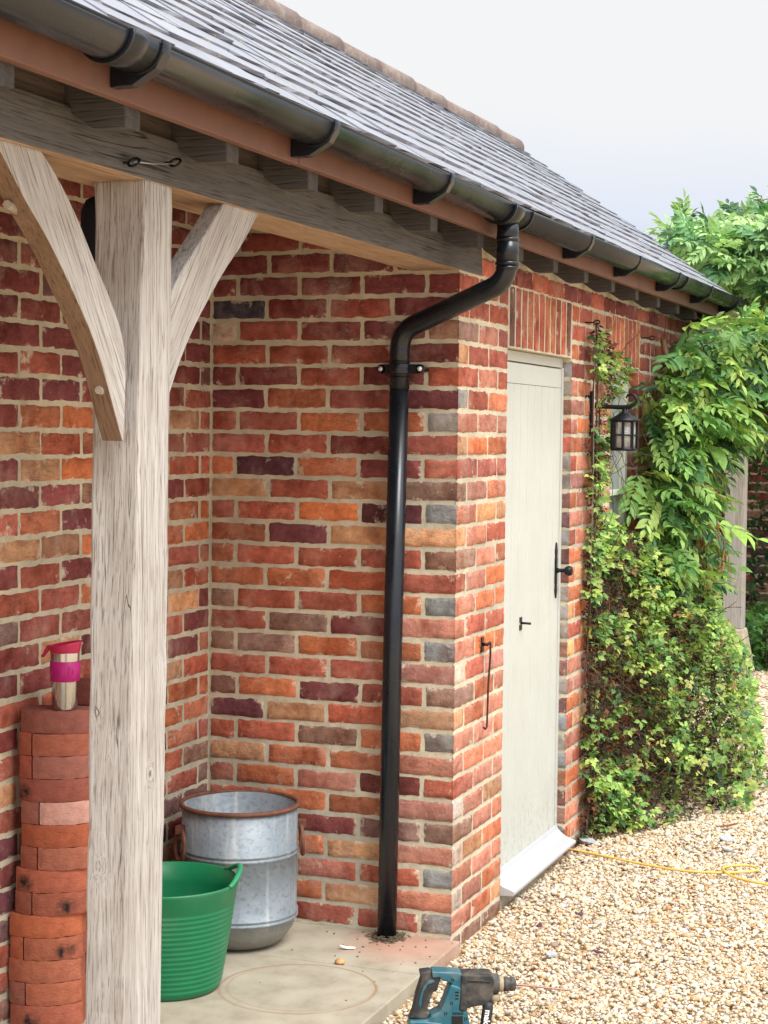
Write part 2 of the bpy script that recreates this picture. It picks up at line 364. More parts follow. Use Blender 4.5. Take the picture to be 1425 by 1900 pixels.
# front wall (faces -y)
mb = MB()
DX0, DX1 = 0.5575, 1.455; WX0, WX1, WZ0, WZ1 = 2.15, 2.70, 1.16, 1.965
LZ0, LZ1 = 1.968, 2.188
def seq(x0, x1, start):
    cells = []; x = x0; wd = start
    while x < x1 - 0.02:
        e = min(x + wd, x1)
        if x1 - e < 0.05: e = x1
        cells.append((x, e - (0.0115 if e < x1 else 0.0))); x = e; wd = 0.225
    return cells
def wch(n, top=False, k=0):
    pool = 'RRRMRSRORR' if k > 24 else ('RSOOSROTSS' if k > 8 else 'SSOOSROTSO')
    return ''.join(rb.choice(list(pool)) for _ in range(n))
for k in range(-2, 30):
    H = (k % 2 == 0)
    zt = (k + 1) * C_
    first = 0.225 if H else 0.1145
    segs = []
    if k < 29 and zt < 2.2:
        segs.append((0.0, DX0, first, True))
    if k == 29: segs.append((0.24, 3.92, 0.18, False))
    elif zt > 2.19: pass
    elif zt > 1.99:
        segs.append((DX1 + 0.004, WX0 - 0.006, 0.1145 if H else 0.225, False)); segs.append((WX1 + 0.012, 3.92, 0.225 if H else 0.1145, False))
    else:
        a, b = DX1, 3.92
        if zt > WZ0 + 0.03:
            segs.append((a, WX0, 0.1145 if H else 0.225, 'R')); segs.append((WX1, b, 0.225 if H else 0.1145, False))
        else: segs.append((a, b, 0.1145 if H else 0.225, 'R'))
    for (x0, x1, st, lo) in segs:
        cells = seq(x0, x1, st); c0 = list(wch(len(cells), k=k))
        if lo is True and k in FACING:
            c0[0] = {'G': 'S', 'W': 'O', 'M': 'R', 'K': 'R', 'P': 'R'}.get(FACING[k][-1], FACING[k][-1])
            if H is False and rb.random() < 0.35: c0[0] = rb.choice(list('GWT'))
        if k == 29: c0 = ['R' if rb.random() < 0.5 else 'M' for _ in cells]
        if k < 0: c0 = ['B' for _ in cells]
        course(mb, rb, k, cells, (0, 0), (1, 0, 0), (0, -1, 0), c0, lo=0 if lo in (True, 'R') and k >= 0 else None)
# reveals: right jamb of the door, right jamb of the window
for k in range(0, 26):
    course(mb, rb, k, [(0.0, 0.045)], (DX1, 0), (0, 1, 0), (-1, 0, 0), [rb.choice(list('GDGBDRG'))], lo=0)
    if (k + 1) * C_ > WZ0 + 0.05: course(mb, rb, k, [(0.0, 0.062)], (WX1, 0), (0, 1, 0), (-1, 0, 0), [rb.choice(list('DRMBR'))], lo=None)
# soldier courses over the door and the window
for (x0, x1, n) in ((0.572, 1.443, 11), (2.147, 2.705, 7)):
    p = (x1 - x0) / n
    for i in range(n):
        ch = 'D' if i in (0, n - 1) and x0 < 1 else rb.choice(list('ROROR'))
        add_brick(mb, (x0 + i*p + 0.006, 0, LZ0), (1, 0, 0), (0, 0, 1), (0, -1, 0), p - 0.0125 + rb.normal(0, 0.0015), LZ1 - LZ0 - 0.006, ch, rb)
mb.mat = 1; mb.smooth = False; mb.col = (1, 1, 1, 1)
mb.box(0.0, DX0, 0.0, 0.11, -0.25, 2.19); mb.box(0.0, 3.95, 0.002, 0.11, 2.19, 2.45)
mb.box(DX0, DX1, 0.0, 0.11, LZ0 - 0.004, 2.188); mb.box(DX1, WX0, 0.0, 0.11, -0.25, 2.188)
mb.box(WX0, WX1, 0.0, 0.11, -0.25, WZ0); mb.box(WX0, WX1, 0.0, 0.11, LZ0 - 0.004, 2.188); mb.box(WX1, 3.95, 0.0, 0.11, -0.25, 2.188)
mb.box(DX0, DX1, 0.004, 0.11, -0.25, 0.006)
mb.prism([(0.112, -0.25), (2.1, -0.25), (2.1, 2.45), (1.03, 3.16), (0.112, 2.53)], lambda a, b, t: (t, a, b), 3.85, 3.95)
front = mb.build('wall', [BRICK, MORTAR], building); front['label'] = 'front wall with the door and the window'
# back wall of the bay
mb = MB()
for k in range(0, 40):
    off = 0.1125 if k % 2 else 0.0
    cells = []; x = -3.9 + off
    while x < -0.03:
        a, b = x, min(x + 0.214, -0.006)
        if b - a > 0.03: cells.append((a + rb.normal(0, 0.002), b + rb.normal(0, 0.002)))
        x += 0.225
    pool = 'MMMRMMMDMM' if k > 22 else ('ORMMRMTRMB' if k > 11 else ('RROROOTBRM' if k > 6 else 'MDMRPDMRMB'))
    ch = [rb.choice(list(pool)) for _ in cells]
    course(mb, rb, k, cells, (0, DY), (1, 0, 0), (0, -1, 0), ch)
mb.mat = 1; mb.smooth = False; mb.col = (1, 1, 1, 1)
mb.box(-4.6, -0.0005, DY, DY + 0.11, -0.25, 3.12)
backw = mb.build('wall', [BRICK, MORTAR], building); backw['label'] = 'back wall of the open bay'
# ---------------------------------------------------------------- roof
SL = 0.70; CA, SA = 0.8192, 0.5735; EY, EZ = -0.224, 2.358
def rp_(s, h): return (EY + s*CA - h*SA, EZ + s*SA + h*CA)
def mat_slate():
    m = Mat('roof_slate'); c = m.co(); col = m.attr('Col'); v = m.co(scale=(1, 0.35, 0.35))
    n1 = m.noise(v, 22, 6, 0.65, 0.5); n2 = m.noise(c, 120, 4, 0.6); n3 = m.noise(c, 3.1, 5, 0.6)
    base = m.mix(1.0, col, m.ramp(n1, [(0.3, 0.85), (0.7, 1.12)]), 'MULTIPLY')
    base = m.mix(m.ramp(m.math('ADD', m.math('MULTIPLY', n3, 0.7), m.math('MULTIPLY', n2, 0.3)), [(0.5, 0.0), (0.62, 0.25)]), base, lin(150, 152, 150))
    base = m.mix(m.ramp(m.noise(c, 38, 5, 0.7), [(0.60, 0.0), (0.70, 0.8)]), base, lin(176, 170, 120))
    base = m.mix(m.ramp(m.noise(c, 9, 5, 0.7), [(0.60, 0.0), (0.72, 0.3)]), base, lin(86, 84, 88))
    return m.fin(base, m.ramp(n1, [(0.3, 0.42), (0.7, 0.58)]), m.bump(n2, 0.25, 0.002, m.bump(n1, 0.4, 0.003)), spec=0.7)
SLATE = mat_slate()
mb = MB(); rs = np.random.default_rng(5); EXP = 0.122
for k in range(13):
    x = -5.2 + (0.125 if k % 2 else 0.0)
    while x < 4.2:
        wd = 0.25 + rs.normal(0, 0.012); x1 = min(x + wd, 4.2 + rs.normal(0, 0.006))
        s0 = k*EXP + rs.normal(0, 0.004); s1 = min(k*EXP + 0.27, 1.53); th = 0.007 + rs.random()*0.004
        sk = rs.normal(0, 0.003); h0 = 0.018 + rs.normal(0, 0.0012); v = 0.95 + rs.random()*0.14; pu = rs.random()
        mb.col = (0.175*v + 0.012*pu, 0.192*v, 0.232*v, 1)
        nseg = 4; rows = []
        for (ss, hb, sgn) in ((s0, h0, 1), (s1, 0.002, 0)):
            for top in (0, 1):
                r = []
                for i in range(nseg + 1):
                    t = i / nseg; xx = x + 0.0006 + (x1 - x - 0.0012) * t; jag = rs.normal(0, 0.0022) if sgn else 0
                    y, z = rp_(ss + sk*(t - .5) + jag, hb + (th if top else 0)); r.append(mb.vert((xx, y, z)))
                rows.append(r)
        b0, t0, b1, t1 = rows
        for i in range(nseg):
            mb.face((t0[i], t0[i+1], t1[i+1], t1[i])); mb.face((b0[i], b0[i+1], t0[i+1], t0[i])); mb.face((b0[i], b1[i], b1[i+1], b0[i+1]))
        mb.face((b0[0], t0[0], t1[0], b1[0])); mb.face((b0[-1], b1[-1], t1[-1], t0[-1]))
        x += wd
# far slope of the roof and the eaves course
mb.col = (0.17, 0.165, 0.205, 1)
mb.prism([(1.03, 3.245), (2.35, 2.31), (2.35, 2.27), (1.03, 3.20)], lambda a, b, t: (t, a, b), -5.2, 4.2)
roof = mb.build('roof', [SLATE], building); roof['label'] = 'blue grey slate roof'
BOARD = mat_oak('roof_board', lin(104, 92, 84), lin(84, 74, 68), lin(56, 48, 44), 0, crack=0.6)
mb = MB(); y0, z0 = rp_(0.0, -0.004); y1, z1 = rp_(1.52, -0.004)
mb.prism([(y0, z0), (y1, z1), (y1, z1 - 0.02), (y0 + 0.01, z0 - 0.02)], lambda a, b, t: (t, a, b), -5.15, 4.15)
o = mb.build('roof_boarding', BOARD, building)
m = Mat('ridge_clay'); c = m.co(); n1 = m.noise(c, 40, 5, 0.65); n2 = m.noise(c, 8, 4)
base = m.ramp(n2, [(0.3, lin(112, 96, 92)), (0.55, lin(128, 114, 108)), (0.75, lin(138, 130, 124))])
base = m.mix(m.ramp(n1, [(0.5, 0.0), (0.65, 0.5)]), base, lin(152, 146, 136))
CLAY = m.fin(base, 0.9, m.bump(n1, 0.6, 0.006), spec=0.2)
RY, RZ = 1.035, 3.256
prev = None
for i in range(16):
    x0 = 4.14 - (i + 1)*0.45; mb = MB(); mb.smooth = True
    rad = 0.056; A = []; B = []
    for (xx, rr, L) in ((x0, rad*0.96, A), (x0 + 0.44, rad*1.03, B)):
        for q in (0, 1):
            rr2 = rr - 0.014*q
            L.append([mb.vert((xx, RY + 0.95*rr2*math.cos(math.pi*(k/12)*1.2 - 0.3), RZ + 0.004*math.sin(i*2.1) - 0.01 + rr2*math.sin(math.pi*(k/12)*1.2 - 0.3))) for k in range(13)])
    for k in range(12):
        mb.face((A[0][k], B[0][k], B[0][k+1], A[0][k+1])); mb.face((A[1][k], A[1][k+1], B[1][k+1], B[1][k]))
        mb.face((A[0][k], A[0][k+1], A[1][k+1], A[1][k])); mb.face((B[0][k], B[1][k], B[1][k+1], B[0][k+1]))
    t = mb.build('ridge_tile', CLAY, building); t.parent = roof
# rafters
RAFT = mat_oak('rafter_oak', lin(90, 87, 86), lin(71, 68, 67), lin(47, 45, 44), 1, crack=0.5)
rpoly = [(-0.122, 2.24), (-0.05, 2.24), (1.02, 2.99), (1.02, 3.17), (-0.122, 2.39)]
mb = MB(); mb.prism(rpoly, lambda a, b, t: (t, a, b), 0.0, 0.062)
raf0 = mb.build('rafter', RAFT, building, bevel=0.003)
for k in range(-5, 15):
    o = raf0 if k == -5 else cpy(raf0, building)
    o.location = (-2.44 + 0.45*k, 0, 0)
# beam
def noisy_box(mb, x0, x1, y0, y1, z0, z1, axis, n, amp, rnd, sx=None):
    # box cut into n slices along axis, corner lines wandering a little
    secs = []; nz_ = rnd.normal(0, amp, (n + 1, 4, 2))
    for q in range(1, n): nz_[q] = 0.5*nz_[q] + 0.5*nz_[q-1]
    for i in range(n + 1):
        t = i / n; ring = []
        for k, (a, b) in enumerate(((0, 0), (1, 0), (1, 1), (0, 1))):
            if axis == 0: p = [x0 + (x1 - x0)*t, (y0, y1)[a] + nz_[i, k, 0], (z0, z1)[b] + nz_[i, k, 1]]
            elif axis == 2: p = [(x0, x1)[a] + nz_[i, k, 0], (y0, y1)[b] + nz_[i, k, 1], z0 + (z1 - z0)*t]
            if sx: p = sx(p, t, a, b)
            ring.append(mb.vert(p))
        secs.append(ring)
    for A, B in zip(secs, secs[1:]):
        for k in range(4): mb.face((A[k], A[(k+1) % 4], B[(k+1) % 4], B[k]))
    mb.face(secs[0][::-1]); mb.face(secs[-1])
rn = np.random.default_rng(21)
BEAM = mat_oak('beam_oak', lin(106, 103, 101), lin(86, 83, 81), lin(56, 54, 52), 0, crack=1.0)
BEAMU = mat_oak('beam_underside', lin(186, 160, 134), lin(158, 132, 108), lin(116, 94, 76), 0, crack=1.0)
mb = MB(); noisy_box(mb, -4.6, 0.236, -0.004, 0.165, 2.186, 2.285, 0, 40, 0.0016, rn)
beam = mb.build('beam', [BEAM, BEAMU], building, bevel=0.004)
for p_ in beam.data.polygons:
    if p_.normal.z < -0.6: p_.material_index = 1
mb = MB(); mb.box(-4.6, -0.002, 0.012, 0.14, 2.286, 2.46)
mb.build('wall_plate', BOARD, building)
# fascia
FAS = mat_plain('fascia_brown', lin(116, 80, 66), 0.62, var=0.1, scale=14, bump=0.1, dirt=(lin(112, 84, 76), 0.5))
for (a, b) in ((-5.2, -1.655), (-1.652, 2.0), (2.003, 4.17)):
    mb = MB(); mb.box(a, b, -0.146, -0.1225, 2.279 + (0.002 if a > -2 else 0), 2.40); mb.build('fascia', FAS, building, bevel=0.002)
# ---------------------------------------------------------------- door
def mat_paint():
    m = Mat('sage_grey_paint'); c = m.co(); n = m.noise(m.co(scale=(1, 1, 0.06)), 55, 5, 0.6); n2 = m.noise(c, 5, 5, 0.6); n3 = m.noise(c, 60, 3)
    base = m.mix(m.ramp(n2, [(0.4, 0.0), (0.75, 0.5)]), lin(190, 193, 186), lin(178, 180, 172))
    base = m.mix(m.ramp(n3, [(0.7, 0.0), (0.8, 0.5)]), base, lin(150, 146, 130))
    sx = m.n('ShaderNodeSeparateXYZ'); m.put(sx.inputs[0], c)
    spl = m.math('MULTIPLY', m.ramp(m.noise(c, 34, 5, 0.7), [(0.5, 0.0), (0.66, 0.8)]), m.ramp(sx.outputs['Z'], [(0.04, 0.8), (0.38, 0.0)]))
    base = m.mix(spl, base, lin(150, 136, 112))
    base = m.mix(m.ramp(m.noise(m.co(scale=(1, 1, 0.12)), 14, 5, 0.6), [(0.58, 0.0), (0.74, 0.35)]), base, lin(164, 162, 148))
    return m.fin(base, 0.5, m.bump(n, 0.25, 0.002), spec=0.4)
PAINT = mat_paint()
DYF = 0.032      # door face depth
mb = MB(); nb = 9; bw = (DX1 - 0.03 - DX0) / nb
for i in range(nb):
    a = DX0 + i*bw; b = a + bw
    mb.prism([(a + 0.0005, DYF + 0.04), (a + 0.0005, DYF + 0.008), (a + 0.006, DYF), (b - 0.006, DYF), (b - 0.0005, DYF + 0.008), (b - 0.0005, DYF + 0.04)], lambda p, q, t: (p, q, t), 0.028, 1.842)
mb.box(DX0, DX1 - 0.03, DYF + 0.001, DYF + 0.04, 1.844, 1.918)
door = mb.build('door', PAINT, building); door['label'] = 'pale sage grey boarded door'
mb = MB(); mb.box(DX0 - 0.05, DX1, DYF + 0.002, DYF + 0.055, 1.924, 1.962); mb.box(DX1 - 0.027, DX1 - 0.001, DYF - 0.003, DYF + 0.055, 0.02, 1.924)
o = mb.build('door_frame', PAINT, building, bevel=0.002); o.parent = door
WB = mat_plain('weatherboard_paint', lin(174, 176, 178), 0.45, var=0.05, scale=20, bump=0.08, dirt=(lin(186, 182, 170), 0.4))
mb = MB(); prof = [(0.0315, 0.008), (-0.048, 0.010), (-0.054, 0.016), (-0.054, 0.026), (-0.04, 0.032), (-0.01, 0.042), (0.008, 0.056), (0.020, 0.068), (0.026, 0.080), (0.0315, 0.084)]
mb.prism(prof, lambda a, b, t: (t, a, b), DX0 + 0.004, DX1 + 0.0 - 0.012)
o = mb.build('weatherboard', WB, building, bevel=0.002); o.parent = door
# handle: back plate with pointed ends, turned knob
mb = MB(); hx, hz = 1.376, 1.118
pl = [(-0.006, -0.098), (0, -0.112), (0.006, -0.098), (0.013, -0.078), (0.008, -0.058), (0.012, -0.045), (0.012, 0.045), (0.008, 0.058), (0.013, 0.078), (0.006, 0.098), (0, 0.112), (-0.006, 0.098), (-0.013, 0.078), (-0.008, 0.058), (-0.012, 0.045), (-0.012, -0.045), (-0.008, -0.058), (-0.013, -0.078)]
mb.prism(pl, lambda a, b, t: (hx + a, t, hz + b), DYF - 0.007, DYF + 0.001)
o = mb.build('handle_plate', IRON, building, bevel=0.002); o.parent = door
mb = MB(); mb.lathe([(0.012, 0.0), (0.008, -0.010), (0.007, -0.030), (0.017, -0.038), (0.021, -0.050), (0.017, -0.062), (0.0001, -0.066)], (hx, DYF - 0.006, hz), 18, axis='y')
o = mb.build('door_knob', IRON, building); o.parent = door
mb = MB(); kx, kz = 0.885, 0.955
mb.box(kx - 0.014, kx + 0.012, DYF - 0.004, DYF + 0.001, kz - 0.026, kz - 0.006); mb.box(kx - 0.014, kx + 0.012, DYF - 0.004, DYF + 0.001, kz + 0.004, kz + 0.022)
mb.tube([(kx, DYF - 0.002, kz), (kx, DYF - 0.02, kz), (kx + 0.004, DYF - 0.04, kz - 0.001)], 0.0045, 8)
o = mb.build('stay_keeper', IRON, building); o.parent = door
# ---------------------------------------------------------------- window
PAINT2 = mat_plain('window_paint', lin(196, 200, 186), 0.5, var=0.05, scale=20, bump=0.08)
m = Mat('window_glass'); m.b.inputs['Base Color'].default_value = (0.34, 0.37, 0.37, 1); m.b.inputs['Roughness'].default_value = 0.04; m.b.inputs['Specular IOR Level'].default_value = 0.8  # pale grey base has the bright reflection of a net curtain painted in
GLASSW = m.m
mb = MB(); mb.box(WX0, WX1 - 0.006, 0.062, 0.10, WZ0, WZ1 - 0.002)
window = mb.build('window', GLASSW, building); window.data.name = 'window'
mb = MB()
for (a, b, c0, c1) in ((WX0, WX1 - 0.004, 1.915, WZ1), (WX1 - 0.05, WX1 - 0.004, WZ0, 1.913), (WX0, WX0 + 0.05, WZ0, 1.913)): mb.box(a, b, 0.045, 0.095, c0, c1)
o = mb.build('frame', PAINT2, building, bevel=0.003); o.parent = window
mb = MB()
for (a, b, c0, c1) in ((WX0 + 0.05, WX1 - 0.05, 1.855, 1.908), (WX1 - 0.098, WX1 - 0.052, WZ0, 1.853), (WX0 + 0.052, WX0 + 0.098, WZ0, 1.853), (WX0 + 0.1, WX1 - 0.1, 1.385, 1.41), (WX0 + 0.1, WX1 - 0.1, 1.62, 1.645)): mb.box(a, b, 0.035, 0.09, c0, c1)
o = mb.build('casement', PAINT2, building, bevel=0.004); o.parent = window
mb = MB(); mb.prism([(0.09, WZ0), (-0.045, WZ0 - 0.012), (-0.045, WZ0 - 0.05), (0.09, WZ0 - 0.05)], lambda a, b, t: (t, a, b), WX0 - 0.03, WX1 + 0.03)
o = mb.build('sill', PAINT2, building, bevel=0.004); o.parent = window
# ---------------------------------------------------------------- oak post, braces, pegs
post = thing('oak_post', 'weathered grey oak post with two curved braces holding up the bay beam', 'post', (-2.1, 0.05, 0.0))
POST = mat_oak('post_oak', OAK['light'], OAK['mid'], OAK['dark'], 2, knots=((-0.10, 0.005, 1.20, 0.011), (-0.10, 0.02, 1.06, 0.011), (-0.11, 0.012, 0.735, 0.012), (0.0, -0.05, 0.92, 0.010), (-0.10, -0.005, 0.98, 0.006)))
def psx(p, t, a, b):
    xl = -2.232 + (-2.133 + 2.232)*t; xr = -2.046 + (-2.007 + 2.046)*t; yd = 0.083 + 0.036*t
    return [(xl, xr)[a] + p[0], -0.003*(1 - b) + (yd if b else 0) + p[1], p[2]]
mb = MB(); noisy_box(mb, 0, 0, 0, 0, 0.0, 2.187, 2, 46, 0.0016, rn, psx)
post_o = mb.build('shaft', POST, post, bevel=0.006)
BRCS = [mat_oak('brace_oak', OAK['light'], OAK['mid'], OAK['dark'], 2, crack=0.7, rot=R(a)) for a in (33, -38)]
def resample(pl, n):
    pl = np.array(pl, float); d = np.r_[0, np.cumsum(np.hypot(*np.diff(pl, axis=0).T))]; t = np.linspace(0, d[-1], n)
    return np.stack([np.interp(t, d, pl[:, 0]), np.interp(t, d, pl[:, 1])], 1)
def smooth(p, it=6):
    p = p.copy()
    for _ in range(it): p[1:-1] = 0.25*p[:-2] + 0.5*p[1:-1] + 0.25*p[2:]
    return p
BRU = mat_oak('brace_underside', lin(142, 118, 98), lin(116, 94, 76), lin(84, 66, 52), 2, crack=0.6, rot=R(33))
LR = [(-2.535, 2.187), (-2.474, 2.147), (-2.446, 2.122), (-2.390, 2.069), (-2.330, 1.994), (-2.286, 1.952), (-2.216, 1.865), (-2.202, 1.838), (-2.196, 1.781), (-2.203, 1.671), (-2.207, 1.636)]
LL = [(-2.70, 2.187), (-2.634, 2.128), (-2.582, 2.076), (-2.536, 2.047), (-2.487, 2.003), (-2.447, 1.963), (-2.401, 1.916), (-2.346, 1.857), (-2.311, 1.814), (-2.280, 1.759), (-2.246, 1.695), (-2.212, 1.636)]
RL = [(-1.735, 2.187), (-1.822, 2.114), (-1.889, 2.061), (-1.947, 2.013), (-1.999, 1.958), (-2.012, 1.94), (-2.02, 1.90), (-2.022, 1.742)]
RR = [(-1.54, 2.187), (-1.635, 2.100), (-1.729, 2.033), (-1.806, 1.965), (-1.887, 1.891), (-1.937, 1.835), (-1.972, 1.789), (-2.006, 1.735)]
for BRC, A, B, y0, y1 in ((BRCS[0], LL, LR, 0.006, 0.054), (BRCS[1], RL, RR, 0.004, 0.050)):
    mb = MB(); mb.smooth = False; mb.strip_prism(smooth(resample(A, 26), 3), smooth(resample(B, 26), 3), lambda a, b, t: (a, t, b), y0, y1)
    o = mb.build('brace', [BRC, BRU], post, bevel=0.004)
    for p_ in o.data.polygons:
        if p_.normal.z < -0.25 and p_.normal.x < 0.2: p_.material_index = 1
PEG = mat_plain('peg_oak', lin(158, 146, 132), 0.8, var=0.2, scale=60, bump=0.4)
for (x, y, z, L) in ((-2.247, 0.03, 1.737, 0.03), (-2.585, 0.045, 2.075, 0.012)):
    mb = MB(); mb.tube([(x + 0.03, y, z - 0.002), (x - L, y - 0.004, z + 0.003)], [0.011, 0.009], 7); mb.build('peg', PEG, post)
# ---------------------------------------------------------------- gutter
gutter = thing('gutter', 'black half round gutter running along the eaves under the slates', 'gutter', (0, -0.2, 2.3))
GY, GZ, GR = -0.203, 2.357, 0.051
def gfall(x): return 0.005*(OX - x) if x < OX else 0.006*(x - OX)
OX = -0.14
def arc_strip(mb, x0, x1, rad, th, a0=0.0, a1=180.0, n=20, flat=False):
    mb.smooth = True; g = []
    for xx in (x0, x1):
        for rr in (rad, rad - th):
            g.append([mb.vert((xx, GY - rr*math.cos(R(a0 + (a1 - a0)*k/n)), GZ + (0.0 if flat else gfall(xx)) - rr*math.sin(R(a0 + (a1 - a0)*k/n)))) for k in range(n + 1)])
    A, Ai, B, Bi = g
    for k in range(n):
        mb.face((A[k], A[k+1], B[k+1], B[k])); mb.face((Ai[k], Bi[k], Bi[k+1], Ai[k+1]))
        mb.smooth = False; mb.face((A[k], Ai[k], Ai[k+1], A[k+1])); mb.face((B[k], B[k+1], Bi[k+1], Bi[k])); mb.smooth = True
    mb.smooth = False; mb.face((A[0], B[0], Bi[0], Ai[0])); mb.face((A[-1], Ai[-1], Bi[-1], B[-1]))
mb = MB(); arc_strip(mb, -5.2, OX, GR, 0.003); arc_strip(mb, OX, 4.22, GR, 0.003)
mb.tube([(-5.2, GY - GR + 0.002, GZ + gfall(-5.2)), (OX, GY - GR + 0.002, GZ), (4.22, GY - GR + 0.002, GZ + gfall(4.22))], 0.0035, 8)
mb.build('channel', BLACK, gutter)
def bracket(x):
    mb = MB(); arc_strip(mb, x - 0.016, x + 0.016, GR + 0.0045, 0.006, -6, 180, flat=True)
    mb.prism([(-0.1475, GZ + 0.01), (-0.1475, GZ - GR - 0.024), (GY + 0.01, GZ - GR - 0.023), (GY - GR*0.3, GZ - GR*1.16), (GY - GR*0.75, GZ - GR*0.9), (GY - GR - 0.004, GZ - GR*0.35), (GY - GR*0.93, GZ - GR*0.33), (GY - GR*0.7, GZ - GR*0.69), (GY, GZ - GR*0.985), (GY + GR*0.7, GZ - GR*0.69), (GY + GR + 0.001, GZ)], lambda a, b, t: (t, a, b), x - 0.014, x + 0.014)
    return mb.build('gutter_bracket', BLACK, gutter, bevel=0.001)
b0 = bracket(0.0); xs = (-3.45, -2.53, -1.69, -0.85, 0.75, 1.55, 2.36, 3.16, 3.95)
for i, x in enumerate(xs):
    o = b0 if i == 0 else cpy(b0, gutter); o.location = (x, 0, gfall(x))
for x0, x1 in ((-2.66, -2.56), (2.52, 2.62)):
    mb = MB(); arc_strip(mb, x0, x1, GR + 0.004, 0.004); arc_strip(mb, x0 - 0.004, x0 + 0.004, GR + 0.007, 0.006); mb.build('gutter_joint', BLACK, gutter)
# running outlet
mb = MB(); arc_strip(mb, OX - 0.1, OX + 0.09, GR + 0.004, 0.004)
for x in (OX - 0.10, OX + 0.09): arc_strip(mb, x - 0.006, x + 0.006, GR + 0.0085, 0.008)
mb.lathe([(0.036, 0.0), (0.034, 0.03), (0.034, 0.06)], (OX, GY, GZ - GR - 0.05), 24)
mb.build('gutter_outlet', BLACK, gutter)
# ---------------------------------------------------------------- downpipe
dp = thing('downpipe', 'black round downpipe with an offset bend in front of the brick corner', 'downpipe', (-0.062, 0.19, 0.0))
PR = 0.0315
def arcpath(P, rad, n=8):
    P = [Vector(p) for p in P]; outp = [P[0]]
    for a, b, c in zip(P, P[1:], P[2:]):
        u = (a - b).normalized(); v = (c - b).normalized(); ang = u.angle(v); d = min(rad / math.tan(ang/2), 0.49*(a-b).length, 0.49*(c-b).length)
        p0 = b + u*d; p1 = b + v*d
        for k in range(n + 1):
            t = k / n; outp.append(p0*(1-t)**2 + b*2*t*(1-t) + p1*t*t)
    return outp + [P[-1]]
PX, PY = -0.062, 0.19
path = arcpath([(OX, GY, GZ - GR - 0.01), (OX, GY, 2.135), (PX, PY - 0.012, 1.985), (PX, PY - 0.012, 1.80)], 0.085, 10)
mb = MB(); mb.tube(path, PR + 0.001, 24); mb.build('offset_bend', BLACK, dp)
mb = MB(); mb.tube([(PX, PY - 0.0125, 1.86), (PX, PY + 0.002, 0.9), (PX, PY + 0.010, -0.02)], PR, 24); mb.build('pipe', BLACK, dp)
mb = MB()
def band(mb, c, r, h): mb.lathe([(r - 0.004, -h/2), (r, -h/2 + 0.003), (r, h/2 - 0.003), (r - 0.004, h/2)], c, 24)
band(mb, (OX, GY, 2.262), 0.0375, 0.012); mb.lathe([(0.0355, -0.045), (0.0355, 0.045)], (OX, GY, 2.225), 24); band(mb, (OX, GY, 2.188), 0.0385, 0.012); band(mb, (OX, GY, 2.174), 0.037, 0.012)
mb.build('socket', BLACK, dp)
mb = MB(); band(mb, (PX, PY - 0.0122, 1.865), PR + 0.005, 0.035); band(mb, (PX, PY - 0.012, 1.888), PR + 0.004, 0.008); band(mb, (PX, PY - 0.012, 1.838), PR + 0.004, 0.008)
mb.box(PX - 0.002, PX + 0.012, PY - 0.082, PY + 0.052, 1.85, 1.88)
for yy in (PY - 0.082, PY + 0.052): mb.lathe([(0.0148, -0.014), (0.0148, 0.0)], (PX + 0.012, yy, 1.865), 18, axis='x'); mb.lathe([(0.010, 0.0), (0.010, 0.055)], (PX + 0.008, yy, 1.865), 14, axis='x')
clip = mb.build('pipe_clip', BLACK, dp, bevel=0.002)
ZINC = mat_plain('zinc_bolt', (0.75, 0.75, 0.74, 1), 0.45, 0.6, var=0.2, scale=200, bump=0.2)
for yy in (PY - 0.082, PY + 0.052):
    mb = MB(); mb.lathe([(0.0085, 0.0), (0.0083, -0.005), (0.005, -0.008), (0.0001, -0.009)], (PX - 0.003, yy, 1.865), 10, axis='x'); o = mb.build('bolt', ZINC, dp); o.parent = clip
# ---------------------------------------------------------------- paving, gravel bed
def mat_slab():
    m = Mat('concrete_paving'); c = m.co(); n1 = m.noise(c, 7, 6, 0.65); n2 = m.noise(c, 120, 4, 0.7); n3 = m.noise(c, 28, 5, 0.7)
    base = m.ramp(n1, [(0.28, lin(138, 129, 112)), (0.5, lin(164, 155, 137)), (0.72, lin(180, 172, 154))])
    base = m.mix(m.ramp(n3, [(0.5, 0.0), (0.72, 0.5)]), base, lin(150, 143, 128))
    base = m.mix(m.ramp(n2, [(0.6, 0.0), (0.74, 0.6)]), base, lin(128, 120, 106))
    def dist(cx, cy, wob):
        q = m.n('ShaderNodeVectorMath', operation='SUBTRACT'); m.put(q.inputs[0], c); q.inputs[1].default_value = (cx, cy, 0)
        l = m.n('ShaderNodeVectorMath', operation='LENGTH'); m.put(l.inputs[0], q.outputs[0])
        return m.math('ADD', l.outputs['Value'], m.math('MULTIPLY', m.math('SUBTRACT', n3, 0.5), wob))
    for (cx, cy, rr, wd, st) in ((-0.66, 0.262, 0.235, 0.007, 0.75), (-0.645, 0.255, 0.222, 0.005, 0.4)):
        d = m.math('ABSOLUTE', m.math('SUBTRACT', dist(cx, cy, 0.012), rr))
        f = m.math('MULTIPLY', m.ramp(d, [(0.0, 1.0), (wd, 0.0)]), m.ramp(m.noise(c, 4, 3), [(0.35, 0.15), (0.6, st)]))
        base = m.mix(f, base, lin(140, 104, 74))
    f = m.ramp(m.math('ADD', dist(-0.1, 0.1, 0.12), m.math('MULTIPLY', n1, 0.1)), [(0.14, 0.5), (0.32, 0.0)])
    base = m.mix(f, base, lin(186, 120, 98))
    return m.fin(base, 0.9, m.bump(n2, 0.3, 0.002, m.bump(n3, 0.3, 0.004)), spec=0.25)
SLAB = mat_slab()
mb = MB()
ys = [(-0.034, 0.41), (0.413, DY + 0.05)]
xs_ = [-4.6, -3.6, -2.7, -1.9, -1.17, -0.392, 0.0]
